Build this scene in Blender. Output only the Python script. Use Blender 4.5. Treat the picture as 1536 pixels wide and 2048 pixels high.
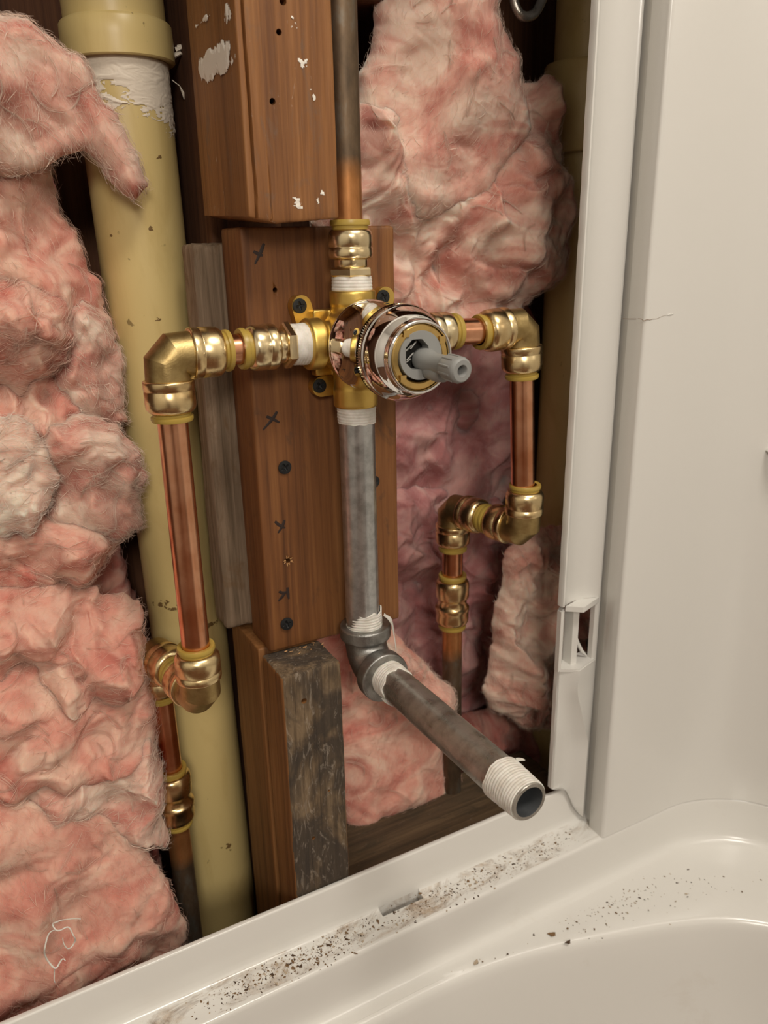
import bpy, bmesh, math, random
import numpy as np
from mathutils import Matrix, Vector

for o in list(bpy.data.objects):
    bpy.data.objects.remove(o)
scene = bpy.context.scene
COL = scene.collection
random.seed(4)
RNG = np.random.default_rng(7)

# ------------------------------------------------------------------ camera
FPX = 1603.0
PITCH, YAW, ROLL = math.radians(18.65), math.radians(28.4), math.radians(-1.15)
Fv = np.array([math.sin(YAW) * math.cos(PITCH), math.cos(YAW) * math.cos(PITCH), -math.sin(PITCH)])
R0 = np.array([math.cos(YAW), -math.sin(YAW), 0.0])
U0 = np.cross(R0, Fv)
Rv = math.cos(ROLL) * R0 + math.sin(ROLL) * U0
Uv = np.cross(Rv, Fv)


def ray(px, py):
    return Fv + Rv * (px - 768) / FPX + Uv * (1024 - py) / FPX


CAM = np.array([0, -20.0, 0]) - ray(712, 690) * 458.0      # millimetres


def at(px, py, Y):            # point on the upright plane Y (mm)
    d = ray(px, py)
    return CAM + d * ((Y - CAM[1]) / d[1])


def atX(px, py, X):
    d = ray(px, py)
    return CAM + d * ((X - CAM[0]) / d[0])


def atZ(px, py, Z):
    d = ray(px, py)
    return CAM + d * ((Z - CAM[2]) / d[2])


cam_data = bpy.data.cameras.new('camera')
cam = bpy.data.objects.new('camera', cam_data)
COL.objects.link(cam)
M3 = Matrix(((Rv[0], Uv[0], -Fv[0]), (Rv[1], Uv[1], -Fv[1]), (Rv[2], Uv[2], -Fv[2])))
cam.matrix_world = Matrix.Translation(Vector(CAM * 0.001)) @ M3.to_4x4()
cam_data.sensor_fit = 'VERTICAL'
cam_data.sensor_height = 36.0
cam_data.sensor_width = 27.0
cam_data.lens = FPX / 2048 * 36.0
cam_data.clip_start = 0.01
cam_data.dof.use_dof = True
cam_data.dof.focus_distance = 0.455
cam_data.dof.aperture_fstop = 11.0
scene.camera = cam

# ------------------------------------------------------------------ light
world = bpy.data.worlds.new('room_world')
scene.world = world
world.use_nodes = True
bg = world.node_tree.nodes['Background']
bg.inputs[0].default_value = (1.0, 0.90, 0.78, 1)
bg.inputs[1].default_value = 0.05


def area_light(name, loc, target, size, power, color):
    d = bpy.data.lights.new(name, 'AREA')
    d.shape = 'DISK'
    d.size = size
    d.energy = power
    d.color = color
    o = bpy.data.objects.new(name, d)
    COL.objects.link(o)
    o.location = loc
    o.rotation_euler = (Vector(target) - Vector(loc)).to_track_quat('-Z', 'Y').to_euler()
    return o


area_light('ceiling_light', (0.10, -0.95, 1.46), (0.08, -0.55, 0.0), 0.45, 16.5, (1.0, 0.93, 0.84))
area_light('vanity_light', (-0.62, -1.75, 0.80), (0.0, 0.0, 0.0), 0.45, 13.0, (1.0, 0.93, 0.84))

vs = scene.view_settings
vs.view_transform = 'Standard'
vs.look = 'None'
vs.gamma = 1.0
vs.use_curve_mapping = False
vs.exposure = -0.15
scene.cycles.max_bounces = 5
scene.cycles.diffuse_bounces = 2
scene.cycles.glossy_bounces = 3
scene.cycles.transparent_max_bounces = 6

# ------------------------------------------------------------------ noise
_perm = RNG.permutation(256)
_perm = np.concatenate([_perm, _perm, _perm])
_g = RNG.normal(size=(256, 3))
_g /= np.linalg.norm(_g, axis=1)[:, None]


def perlin(P, s=0.0):
    P = np.asarray(P, float) + s * 17.31
    i = np.floor(P).astype(np.int64)
    f = P - i
    u = f * f * f * (f * (f * 6 - 15) + 10)
    i &= 255
    res = 0.0
    for a in (0, 1):
        wx = u[:, 0] if a else 1 - u[:, 0]
        pa = _perm[(i[:, 0] + a) & 255]
        for b in (0, 1):
            wy = u[:, 1] if b else 1 - u[:, 1]
            pb = _perm[pa + ((i[:, 1] + b) & 255)]
            for c in (0, 1):
                wz = u[:, 2] if c else 1 - u[:, 2]
                g = _g[_perm[pb + ((i[:, 2] + c) & 255)]]
                res = res + wx * wy * wz * (g[:, 0] * (f[:, 0] - a) + g[:, 1] * (f[:, 1] - b) + g[:, 2] * (f[:, 2] - c))
    return res * 1.6


def fbm(P, s=0.0, octaves=3, gain=0.5, billow=False):
    t, a, n = 0.0, 1.0, 0.0
    for k in range(octaves):
        v = perlin(P * (2.03 ** k), s + k * 3.7)
        t = t + a * (np.abs(v) if billow else v)
        n += a
        a *= gain
    return t / n


# ------------------------------------------------------------------ mesh helpers (all lengths in mm)
def new_mesh(name, V, F, mat=None, smooth=True, sharp=38, mats=None, midx=None):
    me = bpy.data.meshes.new(name)
    V = np.asarray(V, float) * 0.001
    if isinstance(F, np.ndarray) and F.ndim == 2:
        nf, k = F.shape
        me.vertices.add(len(V))
        me.vertices.foreach_set('co', V.ravel())
        me.loops.add(nf * k)
        me.loops.foreach_set('vertex_index', F.ravel().astype(np.int32))
        me.polygons.add(nf)
        me.polygons.foreach_set('loop_start', np.arange(nf, dtype=np.int32) * k)
        me.polygons.foreach_set('loop_total', np.full(nf, k, dtype=np.int32))
        me.update(calc_edges=True)
        me.validate()
    else:
        me.from_pydata([tuple(v) for v in V], [], [tuple(int(i) for i in f) for f in F])
        me.update()
    if smooth:
        me.polygons.foreach_set('use_smooth', np.ones(len(me.polygons), dtype=bool))
        if sharp:
            me.set_sharp_from_angle(angle=math.radians(sharp))
    for m in (mats or ([mat] if mat else [])):
        me.materials.append(m)
    if midx is not None:
        me.polygons.foreach_set('material_index', np.asarray(midx, dtype=np.int32))
    return me


def link(name, me, parent=None, loc=None):
    o = bpy.data.objects.new(name, me)
    COL.objects.link(o)
    if parent is not None:
        o.parent = parent
    if loc is not None:
        o.location = Vector(loc) * 0.001
    return o


def tag(o, label=None, cat=None, group=None, kind=None):
    if label: o['label'] = label
    if cat: o['category'] = cat
    if group: o['group'] = group
    if kind: o['kind'] = kind
    return o


def thing(name, loc, label, cat, group=None, rot=None):
    o = bpy.data.objects.new(name, None)
    COL.objects.link(o)
    o.empty_display_size = 0.01
    o.location = Vector(loc) * 0.001
    if rot is not None:
        o.rotation_euler = rot.to_euler()
    return tag(o, label, cat, group)


def part(name, VF, mat, parent, world=True, **kw):
    V, F = VF
    V = np.asarray(V, float)
    if world and parent is not None:
        V = V - np.array(parent.location) * 1000.0
    return link(name, new_mesh(name, V, F, mat, **kw), parent)


def solo(name, VF, mat, label=None, cat=None, group=None, kind=None, **kw):
    V, F = VF
    V = np.asarray(V, float)
    c = np.array([(V[:, 0].min() + V[:, 0].max()) / 2, (V[:, 1].min() + V[:, 1].max()) / 2, V[:, 2].min()])
    o = link(name, new_mesh(name, V - c, F, mat, **kw), None, c)
    return tag(o, label, cat, group, kind)


def join(*parts):
    V, F, n = [], [], 0
    for v, f in parts:
        V.append(np.asarray(v, float))
        F += [tuple(int(i) + n for i in q) for q in f]
        n += len(v)
    return np.concatenate(V), F


def frame_z(d):
    d = np.asarray(d, float)
    d = d / np.linalg.norm(d)
    a = np.array([0, 1.0, 0]) if abs(d[1]) < 0.9 else np.array([1.0, 0, 0])
    x = np.cross(a, d)
    x /= np.linalg.norm(x)
    y = np.cross(d, x)
    return np.stack([x, y, d], axis=1)


def lathe(prof, n=40, origin=(0, 0, 0), d=(0, 0, 1), teeth=None):
    """prof: list of (r, t). closes where r == 0."""
    V, F, rows = [], [], []
    ang = np.arange(n) * 2 * math.pi / n
    for k, (r, t) in enumerate(prof):
        if r <= 1e-6:
            rows.append([len(V)])
            V.append((0, 0, t))
        else:
            rr = np.full(n, r)
            if teeth and k in teeth[0]:
                rr = r + teeth[1] * (np.arange(n) % 2)
            rows.append(list(range(len(V), len(V) + n)))
            V += [(rr[j] * math.cos(ang[j]), rr[j] * math.sin(ang[j]), t) for j in range(n)]
    for a, b in zip(rows[:-1], rows[1:]):
        for j in range(n):
            k = (j + 1) % n
            if len(a) == 1 and len(b) == 1: continue
            if len(a) == 1: F.append((a[0], b[j], b[k]))
            elif len(b) == 1: F.append((a[j], b[0], a[k])[::-1] if False else (a[k], b[0], a[j])[::-1])
            else: F.append((a[j], a[k], b[k], b[j]))
    V = np.array(V) @ frame_z(d).T + np.asarray(origin, float)
    return V, F


def sweep(path, r, n=12, caps=True):
    """tube along a polyline; r number or list"""
    P = np.asarray(path, float)
    m = len(P)
    rs = np.full(m, r) if np.isscalar(r) else np.asarray(r, float)
    T = np.gradient(P, axis=0)
    T /= np.linalg.norm(T, axis=1)[:, None] + 1e-12
    x = frame_z(T[0])[:, 0]
    V = []
    for k in range(m):
        x = x - T[k] * (x @ T[k])
        x /= np.linalg.norm(x) + 1e-12
        y = np.cross(T[k], x)
        for j in range(n):
            a = 2 * math.pi * j / n
            V.append(P[k] + rs[k] * (math.cos(a) * x + math.sin(a) * y))
    F = []
    for k in range(m - 1):
        for j in range(n):
            j2 = (j + 1) % n
            F.append((k * n + j, k * n + j2, (k + 1) * n + j2, (k + 1) * n + j))
    if caps:
        F.append(tuple(range(n))[::-1])
        F.append(tuple(range((m - 1) * n, m * n)))
    return np.array(V), F


def box(lo, hi):
    x0, y0, z0 = lo
    x1, y1, z1 = hi
    V = np.array([(x0, y0, z0), (x1, y0, z0), (x1, y1, z0), (x0, y1, z0), (x0, y0, z1), (x1, y0, z1), (x1, y1, z1), (x0, y1, z1)], float)
    F = [(0, 3, 2, 1), (4, 5, 6, 7), (0, 1, 5, 4), (1, 2, 6, 5), (2, 3, 7, 6), (3, 0, 4, 7)]
    return V, F


def plank(lo, hi, r=1.5, step=(2.0, 4.0, 5.0), amp=0.25, seed=1, extra=None, grain=2):
    """box with rounded edges and slightly uneven faces, grain along one axis"""
    lo = np.asarray(lo, float)
    hi = np.asarray(hi, float)
    ax = []
    for k in range(3):
        c = max(2, int(round((hi[k] - lo[k]) / step[k])))
        inner = np.linspace(lo[k] + r, hi[k] - r, c)
        e = [lo[k], lo[k] + 0.3 * r]
        ax.append(np.concatenate([e, inner, [hi[k] - 0.3 * r, hi[k]]]))
    idx, V, F = {}, [], []

    def vid(i, j, k):
        q = (i, j, k)
        if q not in idx:
            idx[q] = len(V)
            V.append((ax[0][i], ax[1][j], ax[2][k]))
        return idx[q]
    N = [len(a) - 1 for a in ax]
    for f in range(3):
        u, w = (f + 1) % 3, (f + 2) % 3
        for side in (0, N[f]):
            for a in range(N[u]):
                for b in range(N[w]):
                    q = []
                    for da, db in ((0, 0), (1, 0), (1, 1), (0, 1)):
                        t = [0, 0, 0]
                        t[f], t[u], t[w] = side, a + da, b + db
                        q.append(vid(*t))
                    F.append(tuple(q if side else q[::-1]))
    V = np.array(V)
    inn = np.clip(V, lo + r, hi - r)
    dl = V - inn
    L = np.linalg.norm(dl, axis=1)
    n = dl / np.maximum(L, 1e-9)[:, None]
    V = inn + n * np.minimum(L, r)[:, None]
    S = np.array([0.09, 0.09, 0.09])
    S[grain] = 0.012
    V = V + n * (amp * (fbm(V * S, seed, 3) + 0.5 * perlin(V * S * 5, seed + 2)))[:, None]
    if extra is not None:
        V = extra(V, n)
    return V, F


def finish_mesh(o, *mods):
    """apply modifiers to the object's mesh"""
    dg = bpy.context.evaluated_depsgraph_get()
    dg.update()
    me = bpy.data.meshes.new_from_object(o.evaluated_get(dg))
    o.modifiers.clear()
    old = o.data
    o.data = me
    bpy.data.meshes.remove(old)


def cut_holes(o, cutters):
    """subtract small drills (world mm) from an object"""
    tmp = []
    for VF in cutters:
        V, F = VF
        c = link('drill', new_mesh('drill', V, F, None, smooth=False))
        b_ = bmesh.new(); b_.from_mesh(c.data); bmesh.ops.recalc_face_normals(b_, faces=b_.faces); b_.to_mesh(c.data); b_.free()
        tmp.append(c)
        m = o.modifiers.new('hole', 'BOOLEAN')
        m.operation = 'DIFFERENCE'
        m.solver = 'EXACT'
        m.object = c
    bpy.context.view_layer.update()
    finish_mesh(o)
    for c in tmp:
        bpy.data.objects.remove(c)


def fuse(o, voxel=0.7, smooth=4):
    m = o.modifiers.new('r', 'REMESH')
    m.mode = 'VOXEL'
    m.voxel_size = voxel * 0.001
    m.use_smooth_shade = True
    s = o.modifiers.new('s', 'SMOOTH')
    s.factor = 0.5
    s.iterations = smooth
    bpy.context.view_layer.update()
    finish_mesh(o)
    o.data.polygons.foreach_set('use_smooth', np.ones(len(o.data.polygons), dtype=bool))


def grid_faces(nu, nv, mask=None):
    i = np.arange(nu - 1)[:, None] * nv + np.arange(nv - 1)[None, :]
    Fq = np.stack([i, i + nv, i + nv + 1, i + 1], axis=-1)
    if mask is not None:
        Fq = Fq[mask]
    return Fq.reshape(-1, 4)


def compact(V, F):
    used = np.unique(F)
    mp = np.full(len(V), -1, dtype=np.int64)
    mp[used] = np.arange(len(used))
    return V[used], mp[F]


# ------------------------------------------------------------------ materials
class NT:
    def __init__(self, name):
        self.m = bpy.data.materials.new(name)
        self.m.use_nodes = True
        self.t = self.m.node_tree
        self.b = self.t.nodes['Principled BSDF']
        self._c = None

    def n(self, typ, **kw):
        x = self.t.nodes.new(typ)
        for k, v in kw.items():
            setattr(x, k, v)
        return x

    def l(self, a, b):
        self.t.links.new(a, b)

    def coord(self):
        if self._c is None:
            self._c = self.n('ShaderNodeTexCoord')
        return self._c.outputs['Object']

    def noise(self, scale=(1, 1, 1), detail=4, rough=0.55, dist=0.0, loc=(0, 0, 0)):
        mp = self.n('ShaderNodeMapping')
        mp.inputs['Scale'].default_value = scale
        mp.inputs['Location'].default_value = loc
        self.l(self.coord(), mp.inputs['Vector'])
        x = self.n('ShaderNodeTexNoise')
        x.inputs['Scale'].default_value = 1.0
        x.inputs['Detail'].default_value = detail
        x.inputs['Roughness'].default_value = rough
        x.inputs['Distortion'].default_value = dist
        self.l(mp.outputs[0], x.inputs['Vector'])
        return x.outputs['Fac']

    def ramp(self, fac, stops, interp='LINEAR'):
        x = self.n('ShaderNodeValToRGB')
        cr = x.color_ramp
        cr.interpolation = interp
        while len(cr.elements) > 1:
            cr.elements.remove(cr.elements[-1])
        for k, (p, c) in enumerate(stops):
            e = cr.elements[0] if k == 0 else cr.elements.new(p)
            e.position = p
            e.color = (*c, 1) if len(c) == 3 else c
        self.l(fac, x.inputs[0])
        return x.outputs[0]

    def mix(self, fac, a, b, mode='MIX'):
        x = self.n('ShaderNodeMix', data_type='RGBA', blend_type=mode)
        for v, s in ((fac, x.inputs[0]), (a, x.inputs[6]), (b, x.inputs[7])):
            if hasattr(v, 'links'):
                self.l(v, s)
            elif isinstance(v, (int, float)):
                s.default_value = v
            else:
                s.default_value = (*v, 1)
        return x.outputs[2]

    def math(self, op, a, b=0.0, clamp=False):
        x = self.n('ShaderNodeMath', operation=op)
        x.use_clamp = clamp
        for v, s in ((a, x.inputs[0]), (b, x.inputs[1])):
            if hasattr(v, 'links'): self.l(v, s)
            else: s.default_value = v
        return x.outputs[0]

    def xyz(self):
        s = self.n('ShaderNodeSeparateXYZ')
        self.l(self.coord(), s.inputs[0])
        return s.outputs

    def set(self, **kw):
        for k, v in kw.items():
            s = self.b.inputs[k.replace('_', ' ')]
            if hasattr(v, 'links'): self.l(v, s)
            elif isinstance(v, tuple) and len(v) == 3 and s.type == 'RGBA': s.default_value = (*v, 1)
            else: s.default_value = v
        return self

    def bump(self, h, strength=0.3, dist=0.0005):
        x = self.n('ShaderNodeBump')
        x.inputs['Strength'].default_value = strength
        x.inputs['Distance'].default_value = dist
        self.l(h, x.inputs['Height'])
        self.l(x.outputs[0], self.b.inputs['Normal'])
        return self


def G(v): return (v, v, v)


def m_wood(name, dark, mid, light, dirt=None, dirt_amt=0.5, rough=0.62, axis=2, bump=0.35, specks=0.0):
    t = NT(name)
    def sc(a, b):
        s = [a, a, a]
        s[axis] = b
        return tuple(s)
    grain = t.noise(sc(330, 9), 5, 0.6, 0.6)
    broad = t.noise(sc(55, 2.5), 3, 0.5, 1.0)
    c = t.ramp(t.math('ADD', t.math('MULTIPLY', grain, 0.55), t.math('MULTIPLY', broad, 0.5)),
               [(0.36, dark), (0.52, mid), (0.68, light)])
    if dirt:
        d = t.ramp(t.noise(sc(70, 26), 6, 0.68, 1.2, (3, 1, 2)), [(0.62 - 0.25 * dirt_amt, G(0)), (0.80 - 0.2 * dirt_amt, G(1))])
        c = t.mix(d, c, dirt)
    if specks:
        s = t.ramp(t.noise(sc(260, 60), 4, 0.7, 2.0, (7, 5, 1)), [(0.66, G(0)), (0.74, G(1))])
        c = t.mix(t.math('MULTIPLY', s, specks), c, (0.62, 0.55, 0.45))
    t.set(Base_Color=c, Roughness=rough)
    t.bump(grain, bump, 0.0008)
    return t.m


def m_metal(name, col, rough, spread=0.08, dark=None, scale=90, metal=1.0, bump=0.0, dark_lo=0.45):
    t = NT(name)
    n1 = t.noise((scale, scale, scale), 4, 0.6)
    c = t.ramp(n1, [(dark_lo - 0.1, dark or tuple(x * 0.75 for x in col)), (dark_lo + 0.15, col)])
    r = t.math('ADD', t.math('MULTIPLY', n1, spread), rough - spread * 0.5)
    t.set(Base_Color=c, Roughness=r, Metallic=metal)
    if bump:
        t.bump(t.noise((scale * 9,) * 3, 3, 0.6), bump, 0.0004)
    return t.m


M = {}
M['pine'] = m_wood('pine_board', (0.10, 0.034, 0.008), (0.19, 0.070, 0.018), (0.27, 0.112, 0.032), (0.10, 0.045, 0.018), 0.15)
M['pine_up'] = m_wood('pine_stud', (0.15, 0.055, 0.014), (0.25, 0.099, 0.026), (0.34, 0.15, 0.048), (0.17, 0.10, 0.06), 0.25, specks=0.55)
M['weathered'] = m_wood('weathered_stud', (0.12, 0.045, 0.012), (0.24, 0.10, 0.028), (0.33, 0.15, 0.05), None, specks=0.0)
M['grey_wood'] = m_wood('grey_rough_wood', (0.12, 0.08, 0.045), (0.24, 0.165, 0.105), (0.36, 0.27, 0.19), (0.14, 0.075, 0.03), 0.4, bump=0.8, rough=0.8)
M['dark_wood'] = m_wood('dark_wood', (0.05, 0.018, 0.007), (0.10, 0.036, 0.013), (0.15, 0.06, 0.022), None, rough=0.8)
M['plate_wood'] = m_wood('plate_wood', (0.045, 0.028, 0.014), (0.10, 0.062, 0.03), (0.17, 0.11, 0.055), (0.05, 0.035, 0.018), 0.5, axis=0, rough=0.85, specks=0.25)


def m_front_weather():
    t = NT('grey_weathered_face')
    g = t.noise((300, 300, 14), 6, 0.7, 1.5)
    b = t.noise((50, 50, 14), 4, 0.6, 1.0)
    c = t.ramp(t.math('ADD', t.math('MULTIPLY', g, 0.6), t.math('MULTIPLY', b, 0.45)),
               [(0.36, (0.030, 0.020, 0.012)), (0.50, (0.15, 0.098, 0.052)), (0.62, (0.27, 0.185, 0.105)), (0.72, (0.36, 0.28, 0.20))])
    k = t.ramp(t.noise((28, 28, 18), 4, 0.6, 0.6, (2, 2, 5)), [(0.44, G(0)), (0.56, G(1))])
    c = t.mix(t.math('MULTIPLY', k, 0.85), c, (0.045, 0.033, 0.024))
    w = t.ramp(t.noise((120, 120, 30), 5, 0.72, 3.0, (9, 4, 1)), [(0.56, G(0)), (0.66, G(1))])
    c = t.mix(t.math('MULTIPLY', w, 0.42), c, (0.50, 0.42, 0.33))
    t.set(Base_Color=c, Roughness=0.85)
    t.bump(g, 0.9, 0.0012)
    return t.m


M['weather_face'] = m_front_weather()


def m_pvc():
    t = NT('aged_cream_pvc')
    st = t.ramp(t.noise((26, 26, 9), 5, 0.65, 0.8), [(0.50, G(0)), (0.78, G(1))])
    c = t.mix(t.math('MULTIPLY', st, 0.55), (0.72, 0.555, 0.235), (0.50, 0.335, 0.105))
    sp = t.ramp(t.noise((150, 150, 75), 3, 0.6, 0.5, (3, 3, 3)), [(0.715, G(0)), (0.76, G(1))])
    c = t.mix(t.math('MULTIPLY', sp, 0.7), c, (0.16, 0.10, 0.035))
    t.set(Base_Color=c, Roughness=0.36)
    return t.m


M['pvc'] = m_pvc()
M['smear'] = NT('dried_solvent').set(Base_Color=(0.84, 0.74, 0.60), Roughness=0.55).m
M['paint'] = NT('white_paint').set(Base_Color=(0.90, 0.84, 0.74), Roughness=0.6).m
M['cast'] = m_metal('cast_brass', (0.50, 0.37, 0.165), 0.42, 0.1, (0.38, 0.27, 0.11), 130, bump=0.25)
M['barrel'] = m_metal('polished_brass', (0.83, 0.66, 0.37), 0.27, 0.08, (0.72, 0.52, 0.26), 60)
M['adapter'] = m_metal('bright_brass', (0.86, 0.73, 0.48), 0.24, 0.06, (0.76, 0.60, 0.34), 60)
M['collar'] = NT('tan_release_collar').set(Base_Color=(0.47, 0.32, 0.065), Roughness=0.36).m
M['valve'] = m_metal('yellow_cast_brass', (0.74, 0.52, 0.15), 0.40, 0.08, (0.66, 0.44, 0.11), 60, bump=0.1)
M['copper'] = m_metal('copper_pipe', (0.86, 0.46, 0.28), 0.26, 0.1, (0.66, 0.29, 0.15), 45)
M['galv'] = m_metal('galvanised_steel', (0.62, 0.63, 0.63), 0.30, 0.12, (0.44, 0.45, 0.45), 140, 0.9, bump=0.15)
M['galv_elbow'] = m_metal('galvanised_casting', (0.36, 0.355, 0.34), 0.36, 0.12, (0.23, 0.225, 0.21), 120, 0.9, bump=0.5)
M['black_pipe'] = m_metal('dull_dark_steel', (0.46, 0.43, 0.385), 0.30, 0.25, (0.25, 0.225, 0.19), 75, 0.8, bump=0.6, dark_lo=0.42)
M['bore'] = m_metal('pipe_bore', (0.10, 0.105, 0.11), 0.5, 0.1, metal=0.5)
M['chrome'] = NT('chrome').set(Base_Color=(0.86, 0.84, 0.82), Roughness=0.05, Metallic=1.0).m
M['nut'] = m_metal('brass_nut', (0.78, 0.54, 0.20), 0.25, 0.05)
M['grey_plastic'] = NT('grey_plastic').set(Base_Color=(0.30, 0.30, 0.285), Roughness=0.42).m
M['black'] = m_metal('black_phosphate', (0.020, 0.021, 0.022), 0.42, 0.1, metal=0.3)
M['dark_hole'] = NT('dark_cavity').set(Base_Color=(0.03, 0.028, 0.025), Roughness=0.5).m
M['steel'] = m_metal('inner_steel', (0.45, 0.45, 0.44), 0.25, 0.1)
M['ink'] = NT('marker_ink').set(Base_Color=(0.030, 0.016, 0.012), Roughness=0.6).m
M['splinter'] = NT('fresh_splinter').set(Base_Color=(0.55, 0.30, 0.12), Roughness=0.7).m


def m_tape():
    t = NT('white_thread_tape')
    t.set(Base_Color=t.ramp(t.noise((200, 200, 200), 4), [(0.35, (0.70, 0.65, 0.57)), (0.6, (0.84, 0.80, 0.73))]), Roughness=0.6)
    t.set(Subsurface_Weight=0.15, Subsurface_Scale=0.001)
    return t.m


M['tape'] = m_tape()


def m_oldcu(name, z_mm, fresh_above=True):
    """copper gone brown and grey-green away from the cleaned end; z in object space (m)"""
    t = NT(name)
    z = t.xyz()[2]
    wob = t.math('MULTIPLY', t.noise((60, 60, 60), 3), 0.012)
    f = t.math('ADD', t.math('MULTIPLY', t.math('SUBTRACT', t.math('ADD', z, wob), z_mm * 0.001 + 0.006), 90.0 if fresh_above else -90.0), 0.5, True)
    n1 = t.noise((70, 70, 30), 5, 0.65)
    old = t.ramp(n1, [(0.35, (0.10, 0.07, 0.045)), (0.52, (0.17, 0.115, 0.07)), (0.66, (0.20, 0.18, 0.145))])
    new = t.ramp(n1, [(0.35, (0.42, 0.18, 0.06)), (0.6, (0.60, 0.27, 0.10))])
    t.set(Base_Color=t.mix(f, old, new), Metallic=0.75, Roughness=t.math('SUBTRACT', 0.52, t.math('MULTIPLY', f, 0.15)))
    return t.m


def m_acrylic(name, dirt=False):
    t = NT(name)
    c = (0.80, 0.775, 0.72)
    if dirt:
        y = t.xyz()
        # grimy film left where the removed panel stood: on the ledge between flange and drop
        a = t.math('MULTIPLY', t.math('GREATER_THAN', y[1], 0.0030), t.math('LESS_THAN', y[2], 0.2085))
        n1 = t.ramp(t.noise((30, 60, 40), 6, 0.7, 1.0, (2, 0, 0)), [(0.47, G(0)), (0.66, G(1))])
        col = t.ramp(t.noise((140, 140, 140), 4, 0.7), [(0.38, (0.16, 0.085, 0.035)), (0.62, (0.50, 0.37, 0.25))])
        c = t.mix(t.math('MULTIPLY', t.math('MULTIPLY', a, n1), 0.8), c, col)
        n2 = t.ramp(t.noise((16, 16, 16), 5, 0.7, 0.6, (5, 1, 0)), [(0.60, G(0)), (0.8, G(1))])
        c = t.mix(t.math('MULTIPLY', n2, 0.25), c, (0.60, 0.50, 0.39))
    t.set(Base_Color=c, Roughness=0.24)
    t.b.inputs['Coat Weight'].default_value = 0.25
    t.b.inputs['Coat Roughness'].default_value = 0.08
    return t.m


M['tub'] = m_acrylic('tub_acrylic', True)
M['panel'] = m_acrylic('panel_acrylic')
M['crack'] = NT('crack_shadow').set(Base_Color=(0.30, 0.22, 0.16), Roughness=0.8).m
M['dirt1'] = NT('dark_crumb').set(Base_Color=(0.075, 0.040, 0.018), Roughness=0.85).m
M['dirt2'] = NT('brown_crumb').set(Base_Color=(0.20, 0.115, 0.050), Roughness=0.85).m
M['dirt3'] = NT('pale_crumb').set(Base_Color=(0.50, 0.40, 0.29), Roughness=0.85).m


def m_insul(name, deep, mid, pale, loc=(0, 0, 0)):
    t = NT(name)
    n1 = t.noise((17, 17, 22), 3, 0.55, 1.6, loc)
    n2 = t.noise((160, 160, 110), 5, 0.7, 1.0, loc)
    c = t.ramp(t.math('ADD', t.math('MULTIPLY', n1, 0.86), t.math('MULTIPLY', n2, 0.14)),
               [(0.34, deep), (0.47, mid), (0.60, pale)])
    t.set(Base_Color=c, Roughness=0.95)
    t.set(Subsurface_Weight=0.8, Subsurface_Scale=0.008)
    t.b.inputs['Subsurface Radius'].default_value = (1.0, 0.55, 0.45)
    t.b.inputs['Specular IOR Level'].default_value = 0.1
    t.bump(n2, 0.3, 0.001)
    return t.m


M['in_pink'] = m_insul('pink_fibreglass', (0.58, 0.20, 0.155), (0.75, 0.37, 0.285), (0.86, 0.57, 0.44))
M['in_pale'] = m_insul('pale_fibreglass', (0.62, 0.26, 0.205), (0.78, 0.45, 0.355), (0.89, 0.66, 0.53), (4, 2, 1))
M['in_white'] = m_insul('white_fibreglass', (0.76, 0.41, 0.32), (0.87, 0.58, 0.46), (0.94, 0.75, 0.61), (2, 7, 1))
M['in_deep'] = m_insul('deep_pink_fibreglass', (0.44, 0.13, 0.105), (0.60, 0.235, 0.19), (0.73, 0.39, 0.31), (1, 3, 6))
M['in_mauve_shaded'] = m_insul('shaded_mauve_fibreglass', (0.44, 0.165, 0.16), (0.56, 0.265, 0.25), (0.67, 0.39, 0.35), (5, 3, 2))  # mauve wool, its colour darkened to carry the shade deep in the cavity

# ------------------------------------------------------------------ structure: back of the cavity
for k, (z0, z1) in enumerate(((-610, -265), (-263, -70), (-68, 125), (127, 320))):
    if k == 0:
        wb = link('wall_back', new_mesh('wall_back', *box((-400, 172, -612), (380, 178, 330)), M['dark_wood'], smooth=False))
        tag(wb, 'dark brown wooden sheathing at the back of the open wall cavity', kind='structure')
    p = link('sheathing_board', new_mesh('sheathing_board', *box((-399, 164, z0), (379, 172, z1)), M['dark_wood'], smooth=False), wb)
for nm, lo, hi in (('wall_left_light_stop', (-400, -30, -612), (-345, 164, 330)), ('wall_right_light_stop', (372, -35, -612), (410, 164, 330)),  # unseen sides and top, added to stop light leaking into the cavity
                   ('ceiling', (-400, -30, 300), (410, 178, 335)), ('floor', (-1300, -900, -660), (410, 178, -612))):
    o = link(nm if nm != 'wall_right_light_stop' else 'trim_light_stop', new_mesh(nm, *plank(lo, hi, 1.5, (20, 20, 30)), M['dark_wood']))
    tag(o, {'wall_left_light_stop': 'unseen dark wooden framing added at the left to keep light out of the wall cavity', 'ceiling': 'unseen dark wooden top plate added to keep light out of the wall cavity',
            'floor': 'dark wooden floor below the wall cavity', 'wall_right_light_stop': 'unseen dark wooden stud added behind the white panel to keep light out'}[nm], kind='structure')

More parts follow.
